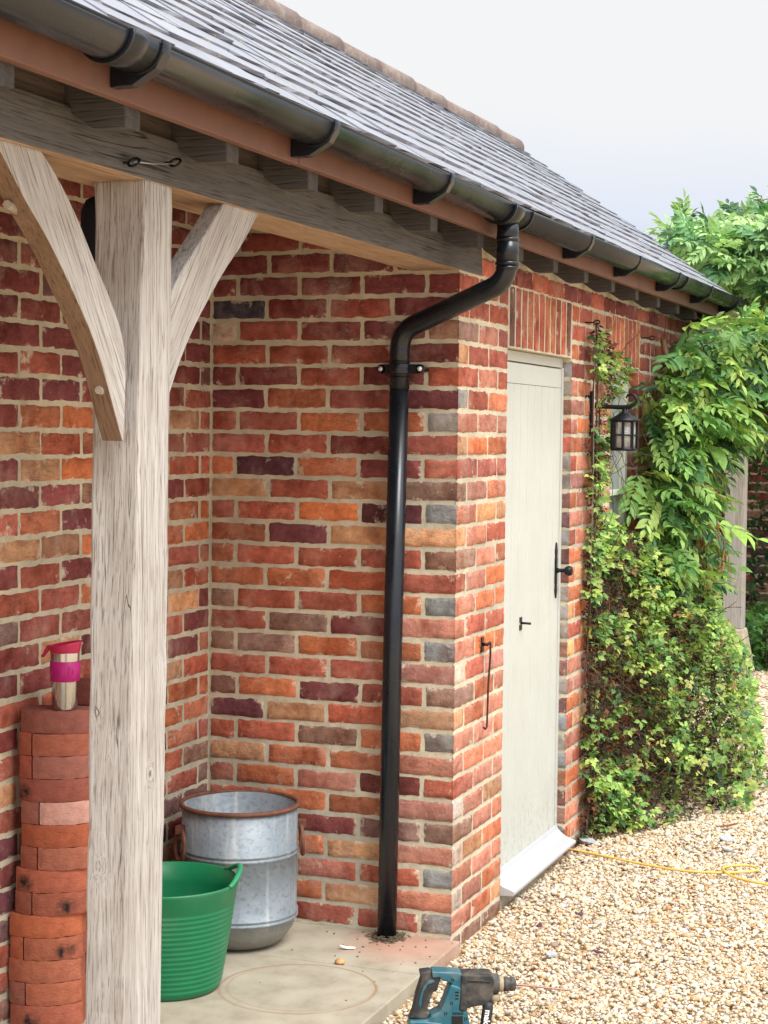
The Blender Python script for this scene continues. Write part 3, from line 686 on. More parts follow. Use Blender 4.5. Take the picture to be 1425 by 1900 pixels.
for (a, b) in zip(xs_, xs_[1:]): mb.box(a + 0.002, b - 0.002, -0.034, DY + 0.004, -0.09, 0.0)
patio = mb.build('paving', SLAB, None, bevel=0.004); patio['kind'] = 'structure'
mb = MB(); mb.mat = 0; mb.box(-4.6, -0.004, -0.03, DY, -0.12, -0.006); o = mb.build('paving_bed', MORTAR, None); o['kind'] = 'structure'
def mat_gravelbed():
    m = Mat('gravel_bed'); c = m.co(); v = m.vor(c, 62, out='Color'); d = m.vor(c, 62, 'DISTANCE_TO_EDGE')
    sp = m.n('ShaderNodeSeparateColor'); m.put(sp.inputs[0], v)
    base = m.ramp(sp.outputs[0], [(0.0, lin(150, 112, 74)), (0.3, lin(196, 164, 120)), (0.55, lin(214, 190, 152)), (0.8, lin(190, 176, 158)), (1.0, lin(224, 212, 190))])
    base = m.mix(m.ramp(d, [(0.0, 0.7), (0.12, 0.0)]), base, lin(140, 116, 88))
    return m.fin(base, 0.85, m.bump(d, 0.8, 0.01), spec=0.3)
mb = MB(); mb.face([mb.vert(p) for p in ((-90, -90, -0.048), (90, -90, -0.048), (90, 90, -0.048), (-90, 90, -0.048))])
ground = mb.build('ground', mat_gravelbed()); ground['kind'] = 'structure'
# loose pebbles
def mat_pebble():
    m = Mat('flint_pebble'); c = m.co(); col = m.attr('Col'); n = m.noise(c, 190, 3, 0.6)
    base = m.mix(1.0, col, m.ramp(n, [(0.3, 0.78), (0.7, 1.15)]), 'MULTIPLY')
    return m.fin(base, 0.62, m.bump(n, 0.2, 0.002), spec=0.4)
def pebbles(P, size, rnd, name):
    t = (1 + 5**0.5) / 2
    iv = np.array([(-1,t,0),(1,t,0),(-1,-t,0),(1,-t,0),(0,-1,t),(0,1,t),(0,-1,-t),(0,1,-t),(t,0,-1),(t,0,1),(-t,0,-1),(-t,0,1)], float); iv /= np.linalg.norm(iv[0])
    fc = np.array([(0,11,5),(0,5,1),(0,1,7),(0,7,10),(0,10,11),(1,5,9),(5,11,4),(11,10,2),(10,7,6),(7,1,8),(3,9,4),(3,4,2),(3,2,6),(3,6,8),(3,8,9),(4,9,5),(2,4,11),(6,2,10),(8,6,7),(9,8,1)])
    n = len(P); V = np.repeat(iv[None], n, 0) * (1 + rnd.normal(0, 0.16, (n, 12, 1)))
    V *= np.stack([np.ones(n), rnd.uniform(0.6, 0.95, n), rnd.uniform(0.35, 0.65, n)], 1)[:, None, :]
    a, b, c = rnd.uniform(0, 6.28, n), rnd.normal(0, 0.35, n), rnd.normal(0, 0.35, n)
    ca, sa, cb, sb, cc, sc = np.cos(a), np.sin(a), np.cos(b), np.sin(b), np.cos(c), np.sin(c); z0 = np.zeros(n); o1 = np.ones(n)
    Rz = np.stack([np.stack([ca, -sa, z0], 1), np.stack([sa, ca, z0], 1), np.stack([z0, z0, o1], 1)], 1)
    Rx = np.stack([np.stack([o1, z0, z0], 1), np.stack([z0, cb, -sb], 1), np.stack([z0, sb, cb], 1)], 1)
    Ry = np.stack([np.stack([cc, z0, sc], 1), np.stack([z0, o1, z0], 1), np.stack([-sc, z0, cc], 1)], 1)
    M_ = Rx @ Ry; V = np.einsum('nij,nkj->nki', Rz @ M_, V) * size[:, None, None] + P[:, None, :]
    F = (fc[None] + (np.arange(n) * 12)[:, None, None]).reshape(-1, 3)
    me = bpy.data.meshes.new(name); me.vertices.add(n*12); me.vertices.foreach_set('co', V.astype(np.float32).ravel())
    me.loops.add(len(F)*3); me.loops.foreach_set('vertex_index', F.astype(np.int32).ravel())
    me.polygons.add(len(F)); me.polygons.foreach_set('loop_start', (np.arange(len(F))*3).astype(np.int32)); me.polygons.foreach_set('use_smooth', np.ones(len(F), bool))
    pal = np.array([lin(*q) for q in ((220, 204, 178), (210, 188, 154), (202, 172, 132), (198, 150, 104), (222, 212, 196), (200, 190, 174), (180, 171, 160), (178, 148, 118), (212, 196, 170), (224, 216, 204), (150, 126, 116))])
    w_ = np.array([20, 20, 14, 4, 11, 10, 5, 4, 17, 5, 1.5]); k = rnd.choice(len(pal), n, p=w_/w_.sum())
    C = pal[k] * np.r_[0.93, 0.93, 0.93, 0] * rnd.normal(1, 0.07, (n, 1)) ; C[:, 3] = 1
    ca_ = me.color_attributes.new('Col', 'FLOAT_COLOR', 'POINT'); ca_.data.foreach_set('color', np.repeat(C, 12, 0).astype(np.float32).ravel())
    me.update(calc_edges=True); me.validate()
    o = bpy.data.objects.new(name, me); COL.objects.link(o); me.materials.append(mat_pebble()); return o
rg = np.random.default_rng(3)
vis = np.array([(-1.3, -0.02), (-0.55, -1.35), (1.5, -1.05), (8.5, 0.0), (8.5, 1.2), (4.2, 0.5), (4.2, -0.02)])
def scatter(n, box, poly, keep):
    q = np.stack([rg.uniform(box[0], box[1], n), rg.uniform(box[2], box[3], n)], 1)
    k = inside(poly, q)
    return q[k if keep else ~k]
q1 = scatter(int(9300 * 9.8*2.6), (-1.3, 8.5, -1.4, 1.2), vis, True)
d = np.hypot(q1[:, 0] - CAM_P[0], q1[:, 1] - CAM_P[1]); q1 = q1[rg.random(len(q1)) < np.clip((7.2/d)**1.3, 0.15, 1)]
q2 = scatter(26000, (-3.0, 5.5, -3.2, -0.03), vis, False)
q = np.r_[q1, q2]
q = q[~((q[:, 0] > -4.6) & (q[:, 0] < 0.0) & (q[:, 1] > -0.045)) & ~((q[:, 0] >= -0.01) & (q[:, 0] < 4.0) & (q[:, 1] > -0.005))]
dd = np.hypot(q[:, 0] - CAM_P[0], q[:, 1] - CAM_P[1]); sz = rg.gamma(7, 0.00108, len(q)).clip(0.0045, 0.019) * np.clip(dd/6.5, 1, 1.6)
z = -0.048 + 0.020*np.clip(1 - np.abs(q[:, 1])/0.3, 0, 1)*0 + rg.uniform(0.002, 0.016, len(q)) + 0.006*np.sin(q[:, 0]*7)*np.sin(q[:, 1]*9)
gr = pebbles(np.c_[q, z], sz, rg, 'gravel'); gr['kind'] = 'stuff'; gr['label'] = 'cream and tan flint gravel covering the yard'; gr['category'] = 'gravel'
# ---------------------------------------------------------------- galvanised bin
def mat_galv():
    m = Mat('galvanised_steel'); c = m.co(); n1 = m.noise(c, 9, 5, 0.6); n2 = m.noise(c, 70, 4, 0.6); v = m.vor(c, 48)
    base = m.ramp(n1, [(0.3, lin(122, 132, 140)), (0.55, lin(138, 147, 154)), (0.75, lin(150, 156, 160))])
    base = m.mix(m.ramp(n2, [(0.52, 0.0), (0.66, 0.6)]), base, lin(104, 108, 110))
    st = m.noise(m.co(scale=(1, 1, 0.07)), 22, 4, 0.6); base = m.mix(m.ramp(st, [(0.55, 0.0), (0.75, 0.6)]), base, lin(206, 204, 198))
    sx = m.n('ShaderNodeSeparateXYZ'); m.put(sx.inputs[0], c)
    base = m.mix(m.ramp(sx.outputs['Z'], [(0.075, 0.75), (0.10, 0.0)]), base, lin(138, 134, 122))
    return m.fin(base, 0.55, m.bump(v, 0.22, 0.004, m.bump(n2, 0.3, 0.002)), metal=0.3, spec=0.5)
GALV = mat_galv(); RUST = mat_plain('rusty_iron', lin(112, 70, 52), 0.75, 0.2, var=0.3, scale=50, bump=0.5, dirt=(lin(84, 48, 36), 0.8))
BX, BY = -0.29, 0.628
bin_ = thing('metal_bin', 'round galvanised metal bin with a rusty rim in the corner of the bay', 'bin', (BX, BY, 0.0))
RB, HB = 0.187, 0.455
mb = MB()
pr = [(0.10, 0.003), (0.128, 0.010), (0.155, 0.032), (0.175, 0.060), (RB - 0.004, 0.088)]
def bead(z): return [(RB, z - 0.008), (RB + 0.005, z - 0.004), (RB + 0.005, z), (RB + 0.001, z + 0.004), (RB + 0.001, z + 0.006), (RB + 0.005, z + 0.01), (RB + 0.005, z + 0.014), (RB, z + 0.018)]
pr += bead(0.10) + bead(0.305) + [(RB, HB), (RB - 0.005, HB), (RB - 0.006, 0.10), (0.15, 0.04), (0.10, 0.02), (0.0001, 0.016)]
mb.lathe([(0.0001, 0.004)] + pr, (BX, BY, 0), 64, wob=lambda a, z: 0.003*math.sin(3*a + z*9)); mb.build('drum', GALV, bin_)
mb = MB(); mb.tube([(BX + (RB + 0.002)*math.cos(a), BY + (RB + 0.002)*math.sin(a), HB) for a in np.linspace(0, 2*math.pi, 64, endpoint=False)], 0.0075, 10, closed=True); mb.build('rim', RUST, bin_)
for sgn in (1, -1):
    ax = R(135) if sgn > 0 else R(-62)
    ux, uy = math.cos(ax), math.sin(ax); tx, ty = -uy, ux; mb = MB()
    cx, cy = BX + (RB + 0.012)*ux, BY + (RB + 0.012)*uy; pts = []
    for a in np.linspace(0, 2*math.pi, 26, endpoint=False):
        du, dz = 0.047*math.cos(a), 0.05*math.sin(a); pts.append((cx + tx*du + ux*0.003*(1 - math.sin(a)), cy + ty*du + uy*0.003*(1 - math.sin(a)), 0.335 + dz))
    mb.tube(pts, 0.0065, 8, closed=True)
    mb.box(cx - 0.016, cx + 0.016, cy - 0.012, cy + 0.012, 0.372, 0.398)
    mb.build('handle', RUST, bin_)
# ---------------------------------------------------------------- green tub
GREEN = mat_plain('green_rubber', (0.004, 0.165, 0.062, 1), 0.42, var=0.06, scale=25, bump=0.06, dirt=(lin(96, 132, 104), 0.4))
TX, TY = -0.79, 0.632
tub = thing('garden_tub', 'bright green flexible garden tub beside the oak post on the paving', 'tub', (TX, TY, 0.0)); tub.scale = (1, 1, 0.925)
mb = MB(); pr = [(0.0001, 0.0), (0.150, 0.0), (0.159, 0.008)]
z = 0.02
while z < 0.27:
    rr = 0.160 + (0.212 - 0.160)*(z/0.348)**0.9; pr += [(rr, z), (rr + 0.0018, z + 0.004), (rr + 0.0018, z + 0.008), (rr, z + 0.012)]; z += 0.0165
pr += [(0.2045, 0.285), (0.2115, 0.338), (0.2145, 0.345), (0.2125, 0.351), (0.206, 0.349), (0.199, 0.285), (0.162, 0.03), (0.152, 0.006), (0.0001, 0.006)]
mb.lathe(pr, (TX, TY, 0), 72); mb.build('body', GREEN, tub)
GREENL = mat_plain('green_rubber_edge', (0.02, 0.25, 0.11, 1), 0.45, var=0.05, scale=25, bump=0.05)
for ha in (R(-62), R(118)):
    mb = MB(); pts = []; rs2 = []
    for t in np.linspace(-1, 1, 23):
        a = ha + t*0.55; lift = 0.036*math.cos(t*math.pi/2)**1.2; outw = 0.006*math.cos(t*math.pi/2)
        pts.append((TX + (0.2115 + outw)*math.cos(a), TY + (0.2115 + outw)*math.sin(a), 0.347 + lift)); rs2.append(0.0065 + 0.0025*math.cos(t*math.pi/2))
    mb.tube(pts, rs2, 10); mb.build('handle', GREENL, tub)
# ---------------------------------------------------------------- stack of curved bricks
def mat_curved():
    m = Mat('new_red_brick'); c = m.co(); col = m.attr('Col'); n1 = m.noise(c, 30, 5, 0.65); n2 = m.noise(c, 150, 4, 0.7)
    rid = m.noise(m.co(scale=(1, 1, 2.2), rot=(0.3, 0.5, 0)), 55, 5, 0.6, 1.2)
    base = m.mix(1.0, col, m.ramp(n1, [(0.3, 0.78), (0.7, 1.2)]), 'MULTIPLY')
    base = m.mix(m.ramp(n2, [(0.62, 0.0), (0.76, 0.6)]), base, m.mix(1.0, base, 0.5, 'MULTIPLY'))
    scm = m.attr('edge', 'Fac'); base = m.mix(m.math('MULTIPLY', scm, m.ramp(m.noise(c, 24, 4), [(0.35, 0.0), (0.55, 1.0)])), base, lin(38, 34, 34))
    return m.fin(base, 0.92, m.bump(n2, 0.35, 0.003, m.bump(rid, 0.55, 0.006)), spec=0.2)
CURV = mat_curved()
SNX, SNY = -0.955, -0.297              # the way the round faces look
SRX, SRY = 0.297, -0.955               # along the stack, to the right
PITCH = 0.0632; NL = 14
layers = []   # (offset along, list of (a0,a1,colour,scorch centre or None))
spec = [(0.000, [(-0.087, 0.112, (150, 74, 58), None)], 0), (-0.005, [(-0.087, -0.046, (158, 72, 50), None), (-0.044, 0.112, (164, 78, 54), None)], 1), (-0.004, [(-0.087, -0.046, (156, 70, 50), None), (-0.044, 0.112, (156, 82, 64), None)], 1),
        (-0.004, [(-0.087, 0.112, (156, 72, 52), -0.075)], 0), (0.001, [(-0.087, -0.030, (160, 84, 66), None), (-0.028, 0.112, (192, 124, 106), None)], 1), (0.002, [(-0.087, 0.112, (176, 78, 46), None)], 0),
        (0.000, [(-0.087, -0.034, (170, 80, 54), None), (-0.032, 0.112, (172, 86, 60), None)], 1), (-0.013, [(-0.087, 0.112, (170, 78, 52), -0.06)], 0), (-0.015, [(-0.087, -0.034, (166, 78, 54), None), (-0.032, 0.112, (160, 74, 50), 0.06)], 1),
        (-0.031, [(-0.087, 0.112, (178, 82, 48), None)], 0), (-0.029, [(-0.087, -0.044, (174, 80, 50), None), (-0.042, 0.112, (168, 80, 52), 0.07)], 1), (-0.033, [(-0.087, 0.112, (180, 88, 58), None)], 0),
        (-0.031, [(-0.087, -0.036, (162, 84, 64), None), (-0.034, 0.112, (176, 84, 54), None)], 1), (-0.028, [(-0.087, 0.112, (172, 80, 54), -0.02)], 0)]
ordn = ['topmost', 'second', 'third', 'fourth', 'fifth', 'sixth', 'seventh', 'eighth', 'ninth', 'tenth', 'eleventh', 'twelfth', 'thirteenth', 'lowest']
SCX, SCY = -1.262, 0.752
rc = np.random.default_rng(9)
for li, (off, pcs, sp_) in enumerate(spec):
    zt = NL*PITCH - li*PITCH; zb = zt - PITCH + 0.0012
    for pi_, (a0, a1, colr, sc_) in enumerate(pcs):
        mb = MB(); mb.smooth = True; k = 1 + rc.normal(0, 0.04); mb.col = lin(min(255, colr[0]*k*0.93 + 4), colr[1]*k + 13, colr[2]*k + 18)
        Rr = 0.135; n = max(4, int((a1 - a0)/0.012)); rot = rc.normal(0, 0.01)
        def pt(a, dep): return (SCX + SRX*(a + off) - SNX*dep, SCY + SRY*(a + off) - SNY*dep)
        fr = [(a, (Rr - math.sqrt(max(Rr*Rr - a*a, 0.0)))) for a in np.linspace(a0 + 0.001, a1 - 0.001, n + 1)]
        bk = [(a, 0.112) for a in np.linspace(a0 + 0.001, a1 - 0.001, n + 1)]
        nzv = 6; F = []; 
        for j in range(nzv + 1):
            zz = zb + (zt - zb)*j/nzv; row = []
            for i, (a, dd_) in enumerate(fr):
                e_ = 0.0
                if sc_ is not None: e_ = float(np.clip(1.5 - (((a - sc_)/0.024)**2 + ((zz - zb - 0.022)/0.022)**2), 0, 1))
                ins = 0.0018 if j in (0, nzv) else 0.0
                p = pt(a, dd_ + ins + rc.normal(0, 0.0007)); row.append(mb.vert((p[0], p[1], zz + (rc.normal(0, 0.0007) if j in (0, nzv) else 0)), max(e_, 0.0001)))
            F.append(row)
        for j in range(nzv):
            for i in range(n): mb.face((F[j][i], F[j][i+1], F[j+1][i+1], F[j+1][i]))
        mb.smooth = False
        T1 = [mb.vert(mb.v[q], 0.0001) for q in F[nzv]]; T0 = [mb.vert(mb.v[q], 0.0001) for q in F[0]]; E0 = [mb.vert(mb.v[F[j][0]], 0.0001) for j in range(nzv+1)]; E1 = [mb.vert(mb.v[F[j][n]], 0.0001) for j in range(nzv+1)]
        Bq = [[mb.vert(pt(a, dd_) + (zz,), 0.0001) for (a, dd_) in bk] for zz in (zb, zt)]
        for i in range(n):
            mb.face((T1[i], T1[i+1], Bq[1][i+1], Bq[1][i])); mb.face((T0[i+1], T0[i], Bq[0][i], Bq[0][i+1])); mb.face((Bq[0][i+1], Bq[0][i], Bq[1][i], Bq[1][i+1]))
        mb.face(E0[::-1] + [Bq[0][0], Bq[1][0]]); mb.face(E1 + [Bq[1][n], Bq[0][n]])
        c = pt((a0 + a1)/2, 0.05); o = mb.build('curved_brick', CURV, None, loc=(c[0], c[1], zb))
        piece = ('long' if len(pcs) == 1 else ('short left' if pi_ == 0 else 'longer right')) + ' piece'
        ext = ' with scorch mark' if sc_ is not None else (' with pale face' if colr[0] > 185 else '')
        lay = ordn[li] + (' layer' if li in (0, 13) else ' layer down')
        tag(o, 'round fronted red brick%s, %s, %s of the stack' % (ext, piece, lay), 'brick', 'curved bricks stacked by the wall')
# plain bricks standing behind the stack
for i in range(15):
    mb = MB(); mb.col = lin(118 + 10*math.sin(i*3), 60, 52); zb = i*0.0632
    p = (SCX - SNX*0.115 + SRX*0.0, SCY - SNY*0.115)
    q = [(p[0] + SRX*0.005, min(p[1] + SRY*0.005, 0.872)), (p[0] + SRX*0.19, p[1] + SRY*0.19), (p[0] + SRX*0.19 + 0.10, p[1] + SRY*0.19 + 0.03), (p[0] + 0.10, min(p[1] + 0.03, 0.878))]
    mb.prism(q, lambda a, b, t: (a, b, t), zb + 0.0008, zb + 0.0625)
    o = mb.build('stacked_brick', CURV, None, bevel=0.003, loc=(p[0], p[1], zb))
    tag(o, 'dull red brick of the rear pile behind the round bricks, %s' % ('topmost' if i == 14 else (ordn[:13] + ['fourteenth', 'lowest'])[14 - i] + (' down' if i else '')), 'brick', 'bricks piled behind the curved stack')
# ---------------------------------------------------------------- travel mug
STEEL = mat_plain('brushed_steel', (0.55, 0.56, 0.57, 1), 0.22, 1.0, var=0.04, scale=40, bump=0.02)
PINK = mat_plain('magenta_silicone', (0.42, 0.004, 0.16, 1), 0.55, var=0.05, scale=60, bump=0.05)
REDL = mat_plain('red_plastic', (0.45, 0.012, 0.07, 1), 0.35, var=0.05, scale=60, bump=0.03)
mx, my, mz = SCX - SNX*0.045 + SRX*0.033, SCY - SNY*0.045 + SRY*0.033, NL*PITCH
mug = thing('travel_mug', 'steel travel mug with magenta sleeve and red lid on the brick stack', 'mug', (mx, my, mz)); mug.scale = (1.12,)*3
mb = MB(); mb.lathe([(0.0001, 0.0), (0.029, 0.0), (0.031, 0.003), (0.0355, 0.14), (0.0355, 0.143), (0.033, 0.143), (0.0001, 0.142)], (mx, my, mz), 40); mb.build('cup', STEEL, mug)
mb = MB(); mb.lathe([(0.0340, 0.071), (0.0358, 0.072), (0.0372, 0.120), (0.0354, 0.121)], (mx, my, mz), 40); slv = mb.build('sleeve', PINK, mug)
mb = MB(); mb.smooth = True
ring = []
for (rr, z0, tl) in ((0.0352, 0.141, 0), (0.0365, 0.143, 0), (0.0375, 0.150, 0.2), (0.0405, 0.160, 0.75), (0.0415, 0.164, 1.0), (0.0385, 0.163, 1.0), (0.033, 0.153, 0.6), (0.0001, 0.151, 0.3)):
    ring.append([mb.vert((mx + rr*(SRX*math.cos(a) - SNX*math.sin(a)), my + rr*(SRY*math.cos(a) - SNY*math.sin(a)), mz + z0 + tl*0.007*math.cos(a))) for a in np.linspace(0, 2*math.pi, 40, endpoint=False)])
for A, B in zip(ring, ring[1:]):
    for k in range(40): mb.face((A[k], A[(k+1) % 40], B[(k+1) % 40], B[k]))
lid = mb.build('lid', REDL, mug)
mb = MB(); P0 = lambda a, z: (mx - SRX*a + SNX*0.004, my - SRY*a + SNY*0.004, mz + z)
mb.tube([P0(0.028, 0.154), P0(0.040, 0.153), P0(0.047, 0.143), P0(0.053, 0.132), P0(0.058, 0.131)], [0.006, 0.0065, 0.005, 0.004, 0.003], 10); mb.build('lid_lever', REDL, mug).parent = lid
for (txt, ang, sz_) in (('m', 0.42, 0.034), ('b', -0.66, 0.034)):
    t = text_mesh(txt, sz_, 0.0008, PINK, 'letter', mug); t.parent = slv
    dirx, diry = SNX*math.cos(ang) - SRX*math.sin(ang), SNY*math.cos(ang) - SRY*math.sin(ang)
    t.location = (dirx*0.0368, diry*0.0368, 0.098); t.rotation_euler = (R(90), 0, math.atan2(diry, dirx) + R(90))
# ---------------------------------------------------------------- rotary drill
K = 4.75 / CAM_F / 5.94
drill = thing('power_drill', 'teal and black cordless hammer drill standing on the gravel by the slab', 'drill', (-0.955, -0.325, -0.035), rotz=math.atan2(-0.937, 0.35) + R(3))
TEAL = mat_plain('teal_plastic', (0.010, 0.105, 0.145, 1), 0.42, var=0.15, scale=70, bump=0.08, dirt=(lin(150, 150, 138), 0.35))
DARKP = mat_plain('dark_rubber', (0.02, 0.021, 0.023, 1), 0.6, var=0.3, scale=60, bump=0.15, dirt=(lin(140, 130, 112), 0.6))
DUST = mat_plain('dusty_ring', lin(150, 138, 112), 0.7, var=0.2, scale=90, bump=0.2)
def dl(u, v): return ((u - 600)*K, (1128 - v)*K)
def dprism(polys, y0, y1, mat, name, par, bevel=0.004):
    mb = MB()
    for p in polys: mb.prism([dl(*q) for q in p], lambda a, b, t: (a, t, b), y0, y1)
    o = mb.build(name, mat, None, bevel=bevel, bseg=3); o.parent = par; return o
body = dprism([[(335, 113), (650, 126), (690, 165), (690, 300), (640, 330), (600, 290), (545, 245), (450, 214), (430, 182), (345, 190)]], -0.026, 0.026, TEAL, 'body', drill, 0.008)
dprism([[(548, 250), (688, 300), (660, 545), (738, 556), (775, 730), (800, 905), (110, 905), (95, 660), (300, 655), (335, 605), (432, 556), (482, 430)]], -0.030, 0.030, TEAL, 'motor_housing', drill, 0.007)
grip = dprism([[(202, 128), (330, 113), (348, 186), (405, 186), (452, 192), (432, 232), (398, 352), (362, 350), (330, 440), (286, 572), (332, 594), (290, 660), (98, 648), (132, 560), (164, 390), (222, 205)]], -0.020, 0.020, DARKP, 'grip', drill, 0.008)
dprism([[(300, 222), (352, 206), (378, 232), (352, 246), (296, 268), (252, 340), (232, 450), (222, 540), (196, 490), (212, 390), (250, 290)]], -0.0215, -0.017, TEAL, 'grip_inlay', drill, 0.0015).parent = grip
dprism([[(378, 200), (432, 232), (398, 352), (362, 350)]], -0.012, 0.012, DARKP, 'trigger', drill, 0.003)
gear = dprism([[(668, 148), (1000, 152), (1032, 192), (1026, 380), (985, 462), (905, 492), (820, 500), (730, 528), (716, 552), (650, 548), (664, 300)]], -0.033, 0.033, DARKP, 'gear_case', drill, 0.012)
for vs_ in ((742, 868, 200, 228), (876, 985, 208, 234)):
    dprism([[(vs_[0], vs_[2]), (vs_[1], vs_[2] + 8), (vs_[1], vs_[3] + 4), (vs_[0], vs_[3] - 2)]], -0.0345, -0.030, BLACK, 'vent_slot', drill, 0.001).parent = gear
mb = MB()
a, b = dl(572, 575); mb.prism([(a + (0.0039*(q // 4)) + (0.0, 0.0, 0.0022, 0.0022)[q % 4], b + (-0.003, 0.002, 0.002, -0.003)[q % 4]) for q in range(32)] + [(a + 0.0295, b - 0.004), (a, b - 0.004)], lambda p, q, t: (p, t, q), -0.0312, -0.029)
o = mb.build('vent_row', BLACK, None); o.parent = drill
for i in range(3):
    mb = MB(); a, b = dl(600, 330 + i*36); mb.box(a, a + 0.010, -0.0308, -0.029, b - 0.005, b - 0.001); o = mb.build('vent_slot', BLACK, None); o.parent = drill
mb = MB(); a, b = dl(565, 612); mb.box(a, a + 0.030, -0.0312, -0.029, b - 0.036, b)
o = mb.build('vent_grille', BLACK, None); o.parent = drill
for (u, v) in ((570, 208), (560, 465), (722, 640), (497, 580)):
    mb = MB(); a, b = dl(u, v); mb.lathe([(0.0045, 0.0), (0.0045, -0.002), (0.0028, -0.002), (0.0026, 0.0)], (a, -0.0295 if v > 300 else -0.0255, b), 12, axis='y'); o = mb.build('screw', BLACK, None); o.parent = drill
def axz(u): return dl(u, 285 + (u - 1060)*0.035)[1]
mb = MB(); a, _ = dl(985, 0)
mb.lathe([(0.028, 0.0), (0.0305, 0.003), (0.0305, 0.009), (0.0275, 0.011), (0.027, 0.024), (0.024, 0.028)], (a, 0, axz(1010)), 28, axis='x'); o = mb.build('nose_ring', DARKP, None); o.parent = drill
mb = MB(); a, _ = dl(1105, 0); mb.lathe([(0.019, -0.003), (0.0215, 0.0), (0.0205, 0.010), (0.018, 0.012)], (a, 0, axz(1120)), 28, axis='x'); o = mb.build('dust_ring', DUST, None); o.parent = drill
mb = MB(); a, _ = dl(1148, 0); mb.lathe([(0.012, -0.002), (0.0195, 0.0), (0.0205, 0.012), (0.018, 0.016), (0.018, 0.018), (0.0195, 0.021), (0.0185, 0.032), (0.014, 0.035), (0.004, 0.036)], (a, 0, axz(1200)), 28, axis='x'); o = mb.build('chuck', DARKP, None); o.parent = drill
BITM = mat_plain('drill_bit_steel', lin(150, 116, 100), 0.45, 0.6, var=0.2, scale=120, bump=0.2)
mb = MB(); pts = []; a, _ = dl(1280, 0)
for i in range(30): pts.append((a + i*0.0052, 0.0, axz(1290) - i*0.0006))
mb.tube(pts, [0.0036 if i < 5 else (0.0026 + 0.0007*(i % 2)) for i in range(29)] + [0.0006], 8); o = mb.build('drill_bit', BITM, None); o.parent = drill
mb = MB(); a, b = dl(1050, 430); mb.lathe([(0.013, -0.009), (0.016, -0.007), (0.016, 0.007), (0.013, 0.009)], (a, -0.004, b), 22); o = mb.build('handle_clamp', DUST, None); o.parent = drill
mb = MB(); h0 = dl(978, 452); h1 = dl(912, 980); hy = -0.026
pts = [(h0[0] + (h1[0] - h0[0])*t, hy, h0[1] + (h1[1] - h0[1])*t) for t in np.linspace(0, 1, 9)]
mb.tube(pts, [0.0125, 0.0145, 0.0150, 0.0148, 0.0145, 0.0140, 0.0145, 0.0165, 0.0150], 20); sh = mb.build('side_handle', DARKP, None, bevel=0.0); sh.parent = drill
WHITE = mat_plain('white_print', (0.75, 0.75, 0.75, 1), 0.5, var=0.03, bump=0.02)
t = text_mesh('makita', 0.023, 0.0006, WHITE, 'lettering', drill, bold=0.0007); t.parent = sh
tm = dl(950, 655); t.location = (tm[0], hy - 0.0148, tm[1]); t.rotation_euler = (R(90), R(90) + math.atan2(h0[0] - h1[0], h0[1] - h1[1]), 0)
dprism([[(92, 660), (270, 668), (465, 690), (462, 905), (88, 905)]], -0.034, 0.034, TEAL, 'battery_mount', drill, 0.005)
dprism([[(80, 912), (815, 912), (835, 1020), (820, 1128), (75, 1128), (62, 1010)]], -0.038, 0.038, DARKP, 'battery', drill, 0.007)
# ---------------------------------------------------------------- wall lantern
LX = 1.78
lan = thing('wall_lantern', 'small black round lantern hanging from a scrolled wall bracket', 'lantern', (LX, 0.0, 1.70))
mb = MB(); mb.prism([(-0.022, 1.66), (0.022, 1.66), (0.022, 1.84), (-0.022, 1.84)], lambda a, b, t: (LX + a, t, b), -0.012, -0.003)
pts = [(LX, -0.008, 1.778), (LX, -0.07, 1.776), (LX, -0.13, 1.774), (LX, -0.165, 1.776), (LX, -0.188, 1.787), (LX, -0.197, 1.803), (LX, -0.19, 1.82), (LX, -0.174, 1.828), (LX, -0.158, 1.824), (LX, -0.15, 1.812)]
mb.tube(pts, [0.009]*4 + [0.0085, 0.008, 0.007, 0.006, 0.005, 0.003], 8); mb.build('scroll_bracket', IRON, lan)
LYc = -0.146
mb = MB(); mb.lathe([(0.0001, 1.772), (0.008, 1.77), (0.012, 1.757), (0.03, 1.743), (0.066, 1.722), (0.067, 1.718), (0.05, 1.719), (0.0001, 1.74)], (LX, LYc, 0), 28); mb.build('hood', IRON, lan)
mb = MB()
for z0, z1 in ((1.594, 1.606), (1.712, 1.721), (1.656, 1.662)): mb.lathe([(0.050, z0), (0.054, z0), (0.054, z1), (0.050, z1)], (LX, LYc, 0), 28)
for k in range(8):
    a = k*math.pi/4 + 0.12; mb.box(LX + 0.052*math.cos(a) - 0.005, LX + 0.052*math.cos(a) + 0.005, LYc + 0.052*math.sin(a) - 0.005, LYc + 0.052*math.sin(a) + 0.005, 1.60, 1.718)
mb.lathe([(0.0001, 1.594), (0.05, 1.594), (0.05, 1.600), (0.0001, 1.600)], (LX, LYc, 0), 28)
mb.build('cage', IRON, lan)
m = Mat('lantern_glass'); m.b.inputs['Base Color'].default_value = (0.9, 0.92, 0.9, 1); m.b.inputs['Roughness'].default_value = 0.02; m.b.inputs['Specular IOR Level'].default_value = 0.15; m.b.inputs['Transmission Weight'].default_value = 0.75; m.b.inputs['IOR'].default_value = 1.03
mb = MB(); mb.lathe([(0.047, 1.60), (0.0475, 1.718), (0.046, 1.718), (0.0455, 1.60)], (LX, LYc, 0), 28); mb.build('glass', m.m, lan)
mb = MB(); mb.lathe([(0.011, 1.60), (0.011, 1.63)], (LX, LYc, 0), 16)
BULB = mat_plain('white_bulb', (0.8, 0.78, 0.7, 1), 0.4, var=0.02, bump=0.01)
for i in range(5): mb.lathe([(0.011, 1.632 + i*0.009), (0.017, 1.636 + i*0.009), (0.011, 1.640 + i*0.009)], (LX, LYc, 0), 16)
